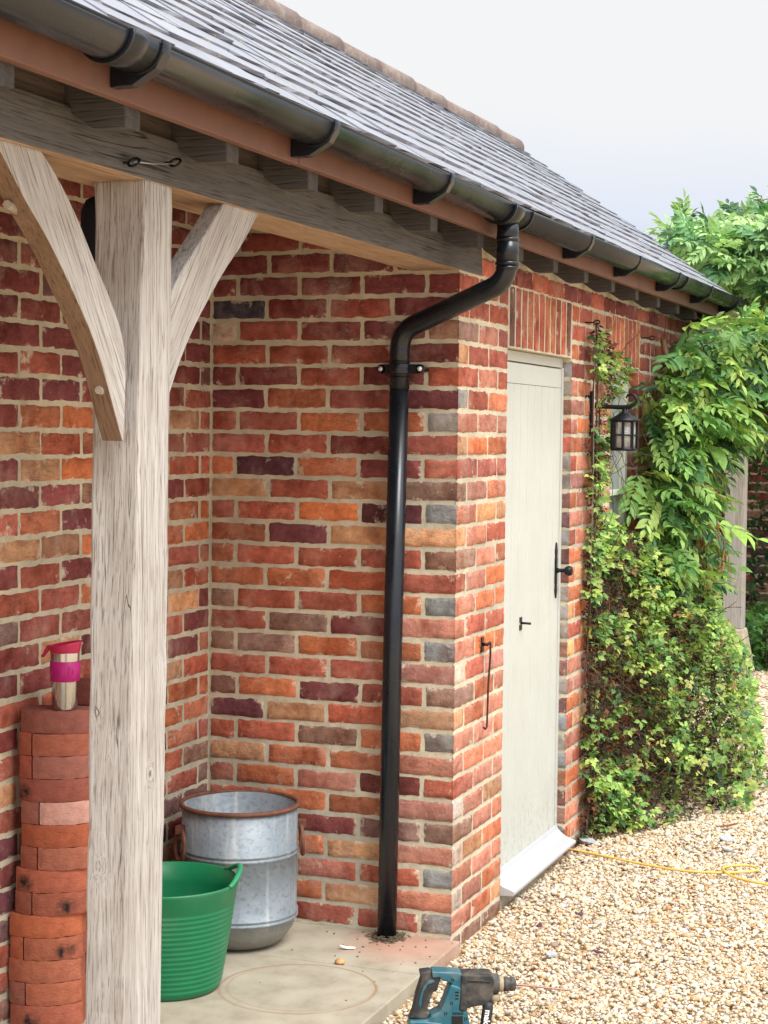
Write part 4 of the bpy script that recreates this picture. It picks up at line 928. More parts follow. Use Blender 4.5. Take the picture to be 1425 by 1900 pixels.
mb.lathe([(0.013, 1.677), (0.018, 1.690), (0.0001, 1.694)], (LX, LYc, 0), 16); mb.build('bulb', BULB, lan)
# ---------------------------------------------------------------- iron hook, vine eyes
RUSTD = mat_plain('dark_rust', lin(66, 44, 38), 0.7, 0.3, var=0.3, scale=80, bump=0.3)
hk = thing('stay_hook', 'thin rusty stay hook hanging on the brick pier left of the door', 'hook', (0.31, -0.01, 0.94))
mb = MB(); mb.box(0.275, 0.30, -0.008, -0.0035, 0.915, 0.935); mb.box(0.277, 0.30, -0.008, -0.0035, 0.948, 0.966); mb.tube([(0.288, -0.004, 0.942), (0.292, -0.026, 0.942)], 0.006, 8); mb.build('plate', IRON, hk)
mb = MB(); pts = [(0.30 + 0.012*math.cos(a), -0.028, 0.937 + 0.012*math.sin(a)) for a in np.linspace(2.6, -2.4, 10)]
pts += [(0.318, -0.026, 0.90), (0.312, -0.022, 0.80), (0.31, -0.02, 0.672), (0.306, -0.02, 0.655), (0.29, -0.02, 0.652), (0.272, -0.02, 0.660)]
pts = pts[:7] + [(0.315, -0.027, 0.92)] + pts[10:]
mb.tube(pts, 0.0036, 8); mb.build('rod', RUSTD, hk)
def vine_eye(x, z, label, L=0.035, y0=-0.004, ring_r=0.012):
    t = thing('vine_eye', label, 'vine eye', (x, y0, z), 'vine eyes for training wires')
    mb = MB(); mb.tube([(x - 0.0, y0 + 0.004, z), (x + 0.0, y0 - L, z)], 0.003, 8); mb.build('shank', IRON, t)
    mb = MB(); mb.tube([(x + ring_r*math.cos(a)*0.7, y0 - L - ring_r + ring_r*math.sin(a)*1.0, z + ring_r*math.cos(a)*0.75) for a in np.linspace(0, 2*math.pi, 16, endpoint=False)], 0.003, 8, closed=True); mb.build('ring', IRON, t)
vine_eye(1.66, 2.118, 'vine eye in the wall right of the door lintel, the creeper wire hangs from it'); vine_eye(2.74, 2.112, 'vine eye in the wall right of the window lintel')
vine_eye(-2.232, 2.206, 'pale vine eye on the beam over the post, left end of the short wire', L=0.012); vine_eye(-2.048, 2.232, 'dark vine eye on the beam over the post, right end of the short wire', L=0.012)
WIRE = mat_plain('grey_wire', (0.35, 0.35, 0.34, 1), 0.4, 0.8, var=0.1, bump=0.05)
mb = MB(); mb.tube([(-2.232, -0.028, 2.207), (-2.14, -0.026, 2.216), (-2.048, -0.028, 2.230)], 0.0018, 6); tag(mb.build('training_wire', WIRE), 'short thin wire strung between two vine eyes on the oak beam', 'wire')
mb = MB(); mb.tube([(1.66, -0.045, 2.11), (1.665, -0.045, 1.4), (1.67, -0.04, 0.9)], 0.0012, 6); tag(mb.build('training_wire', WIRE), 'thin vertical wire hanging on the wall beside the door for the creeper', 'wire')
mb = MB(); mb.tube([(2.74, -0.045, 2.10), (2.745, -0.045, 1.5)], 0.0012, 6); tag(mb.build('training_wire', WIRE), 'thin vertical wire hanging on the wall beyond the window', 'wire')
# guessed solid standing in for an unidentified dark shape behind the post
NAVY = mat_plain('dark_navy_matte', (0.008, 0.011, 0.02, 1), 0.8, var=0.2, scale=40, bump=0.3)
mb = MB(); mb.smooth = True; cx, cy = -1.40, 0.50
prf = [(0.0001, 2.265), (0.03, 2.262), (0.055, 2.25), (0.068, 2.22), (0.072, 2.1), (0.075, 1.95), (0.07, 1.86), (0.0001, 1.855)]
mb.lathe(prf, (cx, cy, 0), 20); mb.tube([(cx, cy, 2.26), (cx, cy, 2.44)], 0.004, 6)
tag(mb.build('dark_hanging_shape', NAVY), 'dark navy bag standing in for an unidentified dark shape, mostly hidden behind the oak post', 'mass')
# ---------------------------------------------------------------- yellow cord
YEL = mat_plain('yellow_rubber', lin(216, 176, 84), 0.5, var=0.06, scale=40, bump=0.05)
def spline(P, n=8):
    P = [Vector(p) for p in P]; P = [P[0]*2 - P[1]] + P + [P[-1]*2 - P[-2]]; o = []
    for a, b, c, d in zip(P, P[1:], P[2:], P[3:]):
        for k in range(n):
            t = k/n; o.append(0.5*((2*b) + (-a + c)*t + (2*a - 5*b + 4*c - d)*t*t + (-a + 3*b - 3*c + d)*t**3))
    return o + [P[-2]]
hp = [(1.50, 0.03, -0.022), (1.47, -0.03, -0.02), (1.44, -0.12, -0.02), (1.379, -0.249, -0.018), (1.32, -0.40, -0.018), (1.291, -0.52, -0.017), (1.30, -0.62, -0.016), (1.325, -0.70, -0.014), (1.36, -0.765, -0.012), (1.41, -0.785, -0.012), (1.45, -0.745, -0.012), (1.43, -0.69, -0.012), (1.375, -0.66, -0.010), (1.31, -0.67, -0.005), (1.26, -0.72, -0.014), (1.20, -0.85, -0.016), (1.15, -1.1, -0.018), (1.2, -1.5, -0.018)]
mb = MB(); mb.tube(spline(hp, 8), 0.0048, 8); tag(mb.build('yellow_cord', YEL), 'yellow cord looping across the gravel from the foot of the door', 'cord')
# ---------------------------------------------------------------- bits on the ground
def flat_bit(name, label, cat, x, y, z, w_, d_, th, rot, mat, curl=0.0, group=None):
    mb = MB(); mb.smooth = False; n = 9; rr = np.random.default_rng(int(abs(x*1000 + y*777)))
    ang = np.linspace(0, 2*math.pi, n, endpoint=False); rad = 1 + rr.normal(0, 0.16, n)
    poly = [(w_*rad[i]*math.cos(a), d_*rad[i]*math.sin(a)) for i, a in enumerate(ang)]
    c, s = math.cos(rot), math.sin(rot)
    mb.prism(poly, lambda a, b, t: (x + a*c - b*s, y + a*s + b*c, z + t + curl*(a/w_)**2*w_ + 0.1*a), -th/2, th/2)
    return tag(mb.build(name, mat, None, loc=(x, y, z)), label, cat, group)
GSL = mat_plain('grey_slate_chip', lin(168, 172, 178), 0.6, var=0.12, scale=60, bump=0.3)
flat_bit('slate_chip', 'pale grey slate chip on the gravel, far one of the pair beyond the yellow cord', 'slate chip', 1.926, -0.581, -0.022, 0.035, 0.028, 0.006, 0.4, GSL, group='slate chips on the gravel')
flat_bit('slate_chip', 'pale grey slate chip on the gravel, near one of the pair beyond the yellow cord', 'slate chip', 1.746, -0.610, -0.022, 0.03, 0.016, 0.006, 1.2, GSL, group='slate chips on the gravel')
flat_bit('slate_chip', 'grey slate chip lying at the right corner of the door threshold', 'slate chip', 1.66, -0.05, -0.022, 0.04, 0.03, 0.007, 1.0, GSL, group='slate chips on the gravel')
flat_bit('slate_chip', 'small grey slate chip on the gravel right of the brick corner', 'slate chip', 0.045, -0.33, -0.022, 0.022, 0.018, 0.006, 0.2, GSL, group='slate chips on the gravel')
BRL = mat_plain('dead_leaf_brown', lin(122, 66, 44), 0.7, var=0.3, scale=60, bump=0.4); PUR = mat_plain('dead_leaf_purple', lin(78, 46, 62), 0.7, var=0.3, scale=60, bump=0.4)
flat_bit('dead_leaf', 'curled brown dead leaf on the gravel in front of the creeper', 'leaf', 2.13, -0.545, -0.012, 0.05, 0.014, 0.003, -1.0, BRL, 0.12, 'dead leaves on the gravel')
for i, (px_, py_, lb) in enumerate(((0.32, -0.21, 'purple dead leaf on the gravel right of the brick corner, nearest the wall'), (0.10, -0.47, 'purple dead leaf on the gravel midway right of the drill bit'), (0.52, -0.30, 'purple dead leaf on the gravel in front of the door'), (1.42, -0.06, 'purple dead leaf under the end of the yellow cord'))):
    flat_bit('dead_leaf', lb, 'leaf', px_, py_, -0.016, 0.017, 0.009, 0.003, i*1.3, PUR, 0.3, 'dead leaves on the gravel')
DIRT = mat_plain('dry_debris', lin(96, 84, 66), 0.95, var=0.4, scale=90, bump=0.6)
mb = MB(); rr = np.random.default_rng(2)
for i in range(260):
    a = rr.uniform(0, 6.28); d = 0.035 + abs(rr.normal(0, 0.018)); x, y = PX + d*math.cos(a), PY + 0.008 + d*math.sin(a)*0.9; L = rr.uniform(0.004, 0.014); b = a + 1.57 + rr.normal(0, 0.6); z = 0.003 + rr.random()*0.012*max(0, 1 - (d - 0.035)/0.03)
    mb.tube([(x - L*math.cos(b), y - L*math.sin(b), z), (x + L*math.cos(b), y + L*math.sin(b), z + rr.normal(0, 0.003))], 0.0013, 4)
o = tag(mb.build('dry_debris', DIRT), 'ring of dry twiggy debris around the foot of the downpipe', 'debris'); o['kind'] = 'stuff'
mb = MB()
for i in range(45):
    x, y = rr.uniform(-0.75, -0.03), rr.uniform(-0.02, 0.45)
    if rr.random() < 0.6: x, y = PX + rr.normal(-0.03, 0.1), PY - 0.03 + rr.normal(0, 0.1)
    if x > -0.02: continue
    r0 = rr.uniform(0.0015, 0.0045); mb.col = (1, 1, 1, 1); mb.lathe([(0.0001, 0), (r0, r0*0.3), (r0*0.7, r0*0.9), (0.0001, r0)], (x, y, 0.0), 6)
o = tag(mb.build('crumbs', DIRT), 'small crumbs of dirt scattered on the paving by the downpipe', 'debris'); o['kind'] = 'stuff'
TANP = mat_plain('tan_stone', lin(196, 150, 104), 0.8, var=0.2, scale=90, bump=0.4); WHT = mat_plain('white_scrap', lin(226, 226, 222), 0.6, var=0.05, bump=0.1)
mb = MB(); mb.smooth = False; mb.lathe([(0.0001, 0), (0.016, 0.002), (0.018, 0.008), (0.009, 0.016), (0.0001, 0.017)], (-0.385, 0.235, 0), 7); tag(mb.build('pebble', TANP), 'single tan pebble lying on the paving by the ring stain', 'pebble')
flat_bit('white_scrap', 'small white scrap on the paving left of the downpipe', 'scrap', -0.235, 0.27, 0.006, 0.024, 0.008, 0.004, 1.9, WHT, 0.1)
# ---------------------------------------------------------------- foliage
def mat_leaf(name, trans=0.3, rough=0.5):
    m = Mat(name); col = m.attr('Col'); c = m.co(); n = m.noise(c, 60, 3); base = m.mix(1.0, col, m.ramp(n, [(0.3, 0.8), (0.7, 1.2)]), 'MULTIPLY')
    m.fin(base, rough, spec=0.35)
    tr = m.n('ShaderNodeBsdfTranslucent'); m.put(tr.inputs[0], m.mix(1.0, base, (1.0, 1.05, 0.6, 1), 'MULTIPLY')); mx_ = m.n('ShaderNodeMixShader'); mx_.inputs[0].default_value = trans
    m.t.links.new(m.b.outputs[0], mx_.inputs[1]); m.t.links.new(tr.outputs[0], mx_.inputs[2]); m.t.links.new(mx_.outputs[0], m.o.inputs[0])
    return m.m
LEAF = mat_leaf('leaf')
# one leaflet: pointed oval, folded along the midrib, tip drooping. length 1 along +x
LT = np.array([(0, 0, 0), (0.3, 0.22, 0.05), (0.62, 0.2, 0.03), (1.0, 0, -0.12), (0.62, -0.2, 0.03), (0.3, -0.22, 0.05), (0.32, 0, -0.02), (0.66, 0, -0.04)])
LF = [(0, 6, 1), (1, 6, 7, 2), (2, 7, 3), (0, 5, 6), (5, 4, 7, 6), (4, 3, 7)]
JT_ = np.array([(0, 0, 0), (0.22, 0.26, 0.04), (0.42, 0.22, 0.02), (0.5, 0.34, 0.03), (0.72, 0.14, -0.02), (1.0, 0, -0.12), (0.72, -0.14, -0.02), (0.5, -0.34, 0.03), (0.42, -0.22, 0.02), (0.22, -0.26, 0.04), (0.4, 0, -0.03), (0.7, 0, -0.05)])
JF = [(0, 10, 1), (1, 10, 2), (2, 10, 11, 4), (2, 4, 3), (4, 11, 5), (0, 9, 10), (9, 8, 10), (8, 6, 11, 10), (8, 7, 6), (6, 5, 11)]
def frames(dirs, ups):
    x = dirs / np.linalg.norm(dirs, axis=1, keepdims=True); y = np.cross(ups, x); y /= np.linalg.norm(y, axis=1, keepdims=True) + 1e-9; z = np.cross(x, y)
    return np.stack([x, y, z], 2)     # columns
def leaf_mesh(name, P, D, U, size, C, mat, tmpl=(LT, LF), width=None, parent=None, loc=(0, 0, 0)):
    T, Fs = tmpl; n = len(P); M3 = frames(D, U)
    Tn = np.repeat(T[None], n, 0)
    if width is not None: Tn = Tn * np.stack([np.ones(n), width, np.ones(n)], 1)[:, None, :]
    V = np.einsum('nij,nkj->nki', M3, Tn) * size[:, None, None] + P[:, None, :] - np.array(loc)
    nv = len(T); vi = []; ls = []; tot = []
    base = np.arange(n) * nv
    allf = []
    for f in Fs: allf.append((base[:, None] + np.array(f)[None]))
    loops = np.concatenate([a.ravel() for a in allf]); tots = np.concatenate([np.full(n, a.shape[1]) for a in allf]); st = np.r_[0, np.cumsum(tots)[:-1]]
    me = bpy.data.meshes.new(name); me.vertices.add(n*nv); me.vertices.foreach_set('co', V.astype(np.float32).ravel())
    me.loops.add(len(loops)); me.loops.foreach_set('vertex_index', loops.astype(np.int32)); me.polygons.add(len(tots)); me.polygons.foreach_set('loop_start', st.astype(np.int32))
    me.polygons.foreach_set('use_smooth', np.zeros(len(tots), bool))
    ca = me.color_attributes.new('Col', 'FLOAT_COLOR', 'POINT'); ca.data.foreach_set('color', np.repeat(np.c_[C[:, :3], np.ones(n)], nv, 0).astype(np.float32).ravel())
    me.update(calc_edges=True); me.validate(); me.materials.append(mat)
    o = bpy.data.objects.new(name, me); COL.objects.link(o)
    if parent is not None: o.parent = parent
    else: o.location = loc
    return o
def pick(pal, w_, n, rnd, var=0.15):
    pal = np.array([lin(*q)[:3] for q in pal]); w_ = np.array(w_, float); k = rnd.choice(len(pal), n, p=w_/w_.sum())
    return pal[k] * rnd.normal(1, var, (n, 1)).clip(0.5, 1.6)
STEM = mat_plain('vine_stem', lin(132, 98, 70), 0.85, var=0.3, scale=50, bump=0.5)
STEMD = mat_plain('dark_twig', lin(78, 58, 44), 0.9, var=0.3, scale=50, bump=0.5)
# --- creeper on the wall and the mound below it
rf = np.random.default_rng(31)
CREEP = [(1085, 612), (1108, 600), (1150, 640), (1172, 690), (1150, 725), (1128, 750), (1132, 860), (1122, 940), (1160, 975), (1190, 1010), (1262, 1045), (1318, 1075), (1345, 1150), (1385, 1200), (1402, 1290), (1415, 1400), (1420, 1470), (1385, 1500), (1330, 1535), (1200, 1533), (1120, 1545), (1064, 1552), (1058, 1400), (1062, 1240), (1070, 1100), (1075, 960), (1085, 880), (1078, 760)]
def front_depth(x, z):
    g = np.interp(x, [1.66, 1.75, 2.1, 2.5, 2.87, 3.3, 4.2], [0.03, 0.06, 0.24, 0.42, 0.57, 0.64, 0.6])
    prof = np.interp(z, [-0.05, 0.1, 0.5, 0.8, 1.05, 1.3, 1.6, 2.15], [0.97, 1.0, 0.9, 0.75, 0.5, 0.3, 0.2, 0.14])
    return np.maximum(g*prof, 0.05)
def fract_noise(p, k): # cheap smooth pseudo noise
    return np.sin(p[:, 0]*k*1.7 + 1.3*np.sin(p[:, 2]*k*1.1)) * np.sin(p[:, 2]*k*1.9 + 0.7 + 1.1*np.sin(p[:, 1]*k*2.3 + p[:, 0]*k))
def mound(n, front_bias, poly):
    x = rf.uniform(1.66, 4.1, n); z = rf.uniform(-0.04, 2.13, n); u = 1 - rf.random(n)**front_bias*1.0
    fd = front_depth(x, z); fd = fd*(1 + 0.22*np.sin(x*8 + z*5)*np.sin(z*10 + x*3) + 0.10*np.sin(x*23)*np.sin(z*27 + 1))
    P = np.stack([x, -fd*np.clip(u, 0.02, 1) - 0.012, z], 1); return P[inside(poly, project(P))], u[inside(poly, project(P))]
P, u = mound(90000, 1.7, CREEP)
# thin out up the wall so that the bricks show through; leave holes where the growth is dead
thin = np.where(P[:, 2] > 1.28, 0.22 + 0.25*(fract_noise(P, 5) > 0.1), 1.0) * np.where(P[:, 2] > 1.25, 0.8, 1.0)
dead = np.zeros(len(P))
PATCHES = ((1.78, 0, 0.95, 0.11, 0.075, 1.0), (2.06, 0, 0.56, 0.20, 0.10, 1.0), (2.17, 0, 0.37, 0.17, 0.10, 1.0), (1.76, 0, 0.33, 0.10, 0.10, 0.95), (2.53, 0, 0.14, 0.17, 0.05, 0.95), (2.3, 0, 0.05, 0.2, 0.05, 0.9), (1.70, 0, 0.72, 0.05, 0.15, 0.9), (2.6, 0, 0.62, 0.12, 0.06, 0.6), (1.72, 0, 0.5, 0.06, 0.1, 0.8), (1.95, 0, 0.78, 0.1, 0.04, 0.8))
for (cx, cy, cz, rx, rz_, s_) in PATCHES:
    dead = np.maximum(dead, s_*np.clip(1.7*np.exp(-(((P[:, 0]-cx)/rx)**2 + ((P[:, 2]-cz)/rz_)**2)), 0, 1))
lum = fract_noise(P, 6)
keep = (rf.random(len(P)) < thin*(1 - 0.93*dead)*np.clip(0.48 + 0.75*lum, 0.04, 1)*0.265)
G = P[keep]; gl = lum[keep]; gu = u[keep]; n3 = len(G)
creeper = thing('wall_creeper', 'yellow green creeper mounded beside the door and climbing the brick wall', 'plant', (2.2, -0.2, 0.0))
def tri(G, rnd, size, pal, wts, sparse=3):
    n = len(G); th = rnd.uniform(0, 6.28, n)
    outd = np.stack([-0.45 + rnd.normal(0, 0.5, n), -0.8 + rnd.normal(0, 0.4, n), rnd.normal(-0.25, 0.45, n)], 1)
    up = np.stack([rnd.normal(-0.35, 0.4, n), -0.55 + rnd.normal(0, 0.4, n), 0.8 + rnd.normal(0, 0.35, n)], 1)
    M3 = frames(outd, up); C0 = pick(pal, wts, n, rnd); S0 = rnd.uniform(0.75, 1.25, n)*size
    Ps = []; Ds = []; Us = []; Ss = []; Cs = []
    for ang, sc in ((0, 1.0), (1.15, 0.8), (-1.15, 0.8)):
        d = M3[:, :, 0]*math.cos(ang) + M3[:, :, 1]*math.sin(ang) + rnd.normal(0, 0.12, (n, 3)); Ps.append(G + d*0.004); Ds.append(d); Us.append(M3[:, :, 2] + rnd.normal(0, 0.18, (n, 3))); Ss.append(S0*sc); Cs.append(C0*rnd.normal(1, 0.07, (n, 1)))
    return [np.concatenate(a) for a in (Ps, Ds, Us, Ss, Cs)]
GP = [(172, 196, 100), (146, 180, 94), (118, 158, 84), (90, 132, 74), (66, 104, 64), (186, 190, 106), (160, 124, 78)]
A = tri(G, rf, 0.035, GP, [22, 26, 20, 12, 7, 9, 3])
A[4] *= np.tile(np.clip(0.9 + 0.22*gl, 0.6, 1.2)[:, None], (3, 1))
leaf_mesh('foliage', *A[:3], A[3], A[4], LEAF, (JT_, JF), rf.uniform(0.8, 1.15, len(A[0])), creeper, (2.2, -0.2, 0.0))
Pd, ud = mound(26000, 0.8, CREEP); kd = rf.random(len(Pd)) < np.where(Pd[:, 2] > 1.2, 0.12, 0.5); Pd = Pd[kd]; Pd[:, 1] *= 0.86
A = tri(Pd, rf, 0.027, [(88, 56, 36), (66, 44, 32), (122, 76, 46), (44, 38, 30), (46, 58, 34)], [5, 6, 2, 5, 5])
leaf_mesh('dead_foliage', *A[:3], A[3], A[4], mat_leaf('dead_leaf_mass', 0.1, 0.8), (LT, LF), rf.uniform(0.6, 1.2, len(A[0])), creeper, (2.2, -0.2, 0.0))
mb = MB()
def wander(p, d, L, n, rnd, amp):
    p = np.array(p, float); d = np.array(d, float); o = [tuple(p)]
    for _ in range(n): d = d + rnd.normal(0, amp, 3); d /= np.linalg.norm(d); p = p + d*L/n; o.append(tuple(p))
    return o
for i in range(5):
    pts = [(1.70 + 0.05*i + 0.03*math.sin(zz*6 + i), -0.03 - 0.012*abs(math.sin(zz*4 + i)), zz) for zz in np.linspace(-0.03, 2.12 - 0.16*i, 26)]; mb.tube(spline(pts, 2), 0.0042 - 0.0004*i, 6)
for i in range(150):
    x0 = rf.uniform(1.7, 3.3); z0 = rf.uniform(0.05, 1.2); y0 = -front_depth(np.array([x0]), np.array([z0]))[0]*rf.uniform(0.5, 0.98)
    if inside(CREEP, project(np.array([[x0, y0, z0]])))[0]:
        mb.tube(wander((x0, y0, z0), (rf.normal(0, 0.6), -0.35, rf.normal(0, 0.5)), rf.uniform(0.1, 0.3), 7, rf, 0.28), 0.0016, 5, cap=False)
for i in range(24):
    x0, z0 = rf.uniform(1.7, 2.35), rf.uniform(1.25, 2.05); mb.tube(wander((x0, -0.05, z0), (rf.normal(0, 1), -0.15, rf.normal(-0.4, 0.5)), rf.uniform(0.15, 0.35), 8, rf, 0.25), 0.0014, 5, cap=False)
mb.build('stems', STEMD, creeper)
nl_ = 1500; xl = rf.uniform(1.62, 3.7, nl_); yl = -np.interp(xl, [1.62, 1.75, 2.1, 2.5, 2.87, 3.3, 3.7], [0.02, 0.05, 0.24, 0.42, 0.57, 0.64, 0.62])*rf.uniform(0.25, 1.0, nl_) - np.abs(rf.normal(0, 0.03, nl_))
PL = np.c_[xl, yl, rf.uniform(-0.036, -0.018, nl_)]
lit = leaf_mesh('leaf_litter', PL, np.c_[rf.normal(0, 1, (nl_, 2)), rf.normal(0, 0.15, nl_)], np.c_[rf.normal(0, 0.25, (nl_, 2)), np.ones(nl_)], rf.uniform(0.014, 0.034, nl_), pick([(104, 72, 48), (80, 58, 44), (136, 100, 64), (64, 54, 44), (150, 140, 80)], [5, 5, 3, 4, 1], nl_, rf), mat_leaf('leaf_litter', 0.1, 0.85), (LT, LF))
tag(lit, 'brown dead leaf litter on the ground along the foot of the creeper', 'leaf litter'); lit['kind'] = 'stuff'
# --- wisteria: compound leaves
def compound(P, D, U, L, C, rnd, name, par, loc, nl=5, ls=0.34, wd=(0.75, 1.0), mat=LEAF):
    M3 = frames(D, U); n = len(P); Ps = []; Ds = []; Us = []; Ss = []; Cs = []
    X, Y, Z = M3[:, :, 0], M3[:, :, 1], M3[:, :, 2]
    for i in range(nl + 1):
        t = (i + 0.8)/(nl + 0.8); sag = -0.30*t*t; q = P + X*(L*t)[:, None] + np.array([0, 0, 1.0])*(L*sag*0.6)[:, None]
        for sgn in ((1, -1) if i < nl else (0,)):
            ang = sgn*(1.1 - 0.35*t); d = X*math.cos(ang) + Y*math.sin(ang) + Z*-0.12 + rnd.normal(0, 0.13, (n, 3)); d[:, 2] -= 0.25*t
            Ps.append(q); Ds.append(d); Us.append(Z + rnd.normal(0, 0.2, (n, 3))); Ss.append(L*ls*(0.75 + 0.5*math.sin(math.pi*min(t, 0.85)))*rnd.uniform(0.85, 1.15, n)); Cs.append(C*rnd.normal(1, 0.07, (n, 1)))
    A = [np.concatenate(a) for a in (Ps, Ds, Us, Ss, Cs)]
    return leaf_mesh(name, A[0], A[1], A[2], A[3], A[4], mat, (LT, LF), rnd.uniform(wd[0], wd[1], len(A[0])), par, loc)
WIS = [(1243, 665), (1262, 636), (1300, 615), (1350, 598), (1480, 585), (1480, 770), (1395, 765), (1350, 785), (1312, 830), (1292, 890), (1300, 930), (1275, 970), (1288, 1030), (1300, 1085), (1250, 1095), (1190, 1060), (1160, 965), (1170, 880), (1198, 850), (1204, 790), (1196, 745), (1218, 690)]
wis = thing('wisteria', 'leafy wisteria with long pinnate leaves hanging beyond the window', 'plant', (3.4, -0.4, 0.0))
rw = np.random.default_rng(17)
n = 14000; P = np.stack([rw.uniform(2.5, 4.7, n), rw.uniform(-0.85, -0.03, n), rw.uniform(0.75, 2.42, n)], 1)
P = P[(P[:, 1] > -0.16 - 0.42*(P[:, 0] - 2.5)) & ((P[:, 2] < 2.1) | (P[:, 1] < -0.12))]
ok = inside(WIS, project(P)); P = P[ok]
lum = fract_noise(P, 4); k = rw.random(len(P)) < np.clip(0.55 + 0.5*lum, 0.12, 1); P = P[k][:1300]; lum = lum[k][:1300]
n = len(P); D = np.stack([rw.normal(-0.35, 0.6, n), rw.normal(-0.5, 0.5, n), rw.normal(-0.25, 0.35, n)], 1); U = np.stack([rw.normal(-0.25, 0.3, n), rw.normal(-0.45, 0.3, n), np.full(n, 0.9)], 1)
WP = [(142, 178, 92), (118, 160, 82), (90, 136, 74), (66, 108, 64), (176, 200, 108), (50, 86, 54)]
Cc = pick(WP, [22, 24, 20, 14, 12, 6], n, rw) * np.clip(0.92 + 0.2*lum, 0.6, 1.2)[:, None]
compound(P, D, U, rw.uniform(0.13, 0.25, n), Cc, rw, 'foliage', wis, (3.4, -0.4, 0.0), 6, 0.29)
# sprays reaching out over the gravel and the far post
spr = []
for (x, y, z, dx, dy, dz, L) in ((2.95, -0.44, 1.80, -0.1, -1, -0.3, 0.28), (2.9, -0.40, 1.72, 0.1, -1, -0.45, 0.28), (3.0, -0.46, 1.87, 0.0, -1, -0.1, 0.28), (2.9, -0.52, 1.27, 0.2, -1, -0.15, 0.28), (2.8, -0.38, 1.62, -0.2, -0.8, -0.6, 0.26), (2.75, -0.32, 1.88, -0.3, -0.8, 0.2, 0.26), (2.7, -0.25, 1.48, -0.4, -0.8, -0.5, 0.24), (2.9, -0.36, 2.02, -0.2, -0.8, -0.2, 0.26), (2.9, -0.42, 2.16, -0.2, -0.7, 0.3, 0.2)):
    spr.append((x, y, z, dx, dy, dz, L))
spr = np.array(spr); spr[:, 1] += 0.27
for s1 in spr:
    q1_ = s1[None]; compound(q1_[:, :3], q1_[:, 3:6], np.array([(-0.3, -0.3, 0.9)]), q1_[:, 6], pick([(150, 186, 86), (128, 168, 80)], [1, 1], 1, rw, 0.08), rw, 'spray', wis, (3.4, -0.4, 0.0), 4, 0.40, (0.8, 1.05))
mb = MB()
mb.tube(spline([(3.05, -0.04, 2.12), (3.02, -0.06, 2.05), (3.03, -0.1, 1.98), (3.07, -0.14, 1.88), (3.15, -0.2, 1.6), (3.2, -0.2, 1.0), (3.2, -0.1, 0.0)], 6), 0.014, 8); mb.build('stem', STEM, wis)
mb = MB()
for i in range(90):
    a = P[rw.integers(len(P))]; mb.tube(wander(a, (rw.normal(0, 1), rw.normal(-0.3, 0.6), rw.normal(0, 0.6)), rw.uniform(0.15, 0.4), 7, rw, 0.22), 0.0022, 5, cap=False)
mb.build('twigs', STEM, wis)
COIL = (2.9, -0.30, 1.11)
mb = MB(); cx, cy, cz = COIL
for i in range(26):
    r0 = rw.uniform(0.05, 0.13); ph = rw.uniform(0, 6.28); tx_ = rw.normal(0, 0.35); pts = []
    for a in np.linspace(0, rw.uniform(3, 6.0), 18): pts.append((cx + 0.04*math.sin(a*2 + ph), cy + r0*0.62*math.cos(a + ph) + rw.normal(0, 0.004) - 0.02, cz + r0*1.15*math.sin(a + ph) + tx_*0.08 + rw.normal(0, 0.004)))
    mb.tube(spline(pts, 2), 0.0027, 5, cap=False)
mb.tube(spline([(2.75, -0.16, 1.36), (2.8, -0.2, 1.27), (2.86, -0.25, 1.2), (2.9, -0.27, 1.1)], 6), 0.006, 7)
VINE = mat_plain('dry_vine', lin(176, 142, 96), 0.8, var=0.25, scale=50, bump=0.3)
mb.build('coiled_vine', VINE, wis)
# --- climber over the far end, behind the verge
can = thing('climber_canopy', 'bright green climber billowing above the far end of the slate roof', 'plant', (5.4, 0.1, 2.3))
CAN = [(1232, 446), (1252, 420), (1300, 432), (1345, 424), (1385, 404), (1490, 396), (1540, 440), (1540, 600), (1400, 570), (1330, 528), (1262, 478)]
n = 22000; P = np.stack([rw.uniform(4.35, 6.6, n), rw.uniform(-1.1, 1.0, n), rw.uniform(2.05, 3.2, n)], 1); ok = inside(CAN, project(P)); P = P[ok]
lum = fract_noise(P, 5); k = rw.random(len(P)) < np.clip(0.6 + 0.5*lum, 0.15, 1); P = P[k][:1300]; lum = lum[k][:1300]; n = len(P)
D = np.stack([rw.normal(-0.3, 0.7, n), rw.normal(-0.1, 0.7, n), rw.normal(0.15, 0.45, n)], 1); U = np.stack([rw.normal(-0.3, 0.3, n), rw.normal(-0.2, 0.3, n), np.full(n, 0.9)], 1)
compound(P, D, U, rw.uniform(0.14, 0.24, n), pick([(156, 190, 128), (130, 170, 112), (180, 208, 144), (98, 142, 94), (70, 108, 74)], [8, 8, 5, 4, 3], n, rw)*np.clip(0.95 + 0.25*lum, 0.6, 1.25)[:, None], rw, 'foliage', can, (5.4, 0.1, 2.3), 5, 0.34)
mb = MB(); tips = []
for (pts) in ([(5.2, -0.35, 2.85), (5.18, -0.33, 2.98), (5.2, -0.25, 3.06), (5.2, -0.12, 3.03), (5.2, -0.04, 2.95), (5.2, -0.02, 2.88)], [(5.3, -0.42, 2.95), (5.3, -0.40, 3.1), (5.3, -0.38, 3.22)]):
    s_ = spline(pts, 6); tips += s_[4::4]; m2 = MB(); m2.tube(s_, 0.003, 5); m2.build('tendril', STEM, can)
for i in range(40):
    a = P[rw.integers(len(P))]; mb.tube(wander(a, (rw.normal(0, 1), rw.normal(0, 1), rw.normal(-0.5, 0.3)), 0.2, 6, rw, 0.2), 0.003, 5, cap=False)
mb.build('stem', STEM, can)
tips = np.array([tuple(t) for t in tips]); n = len(tips)
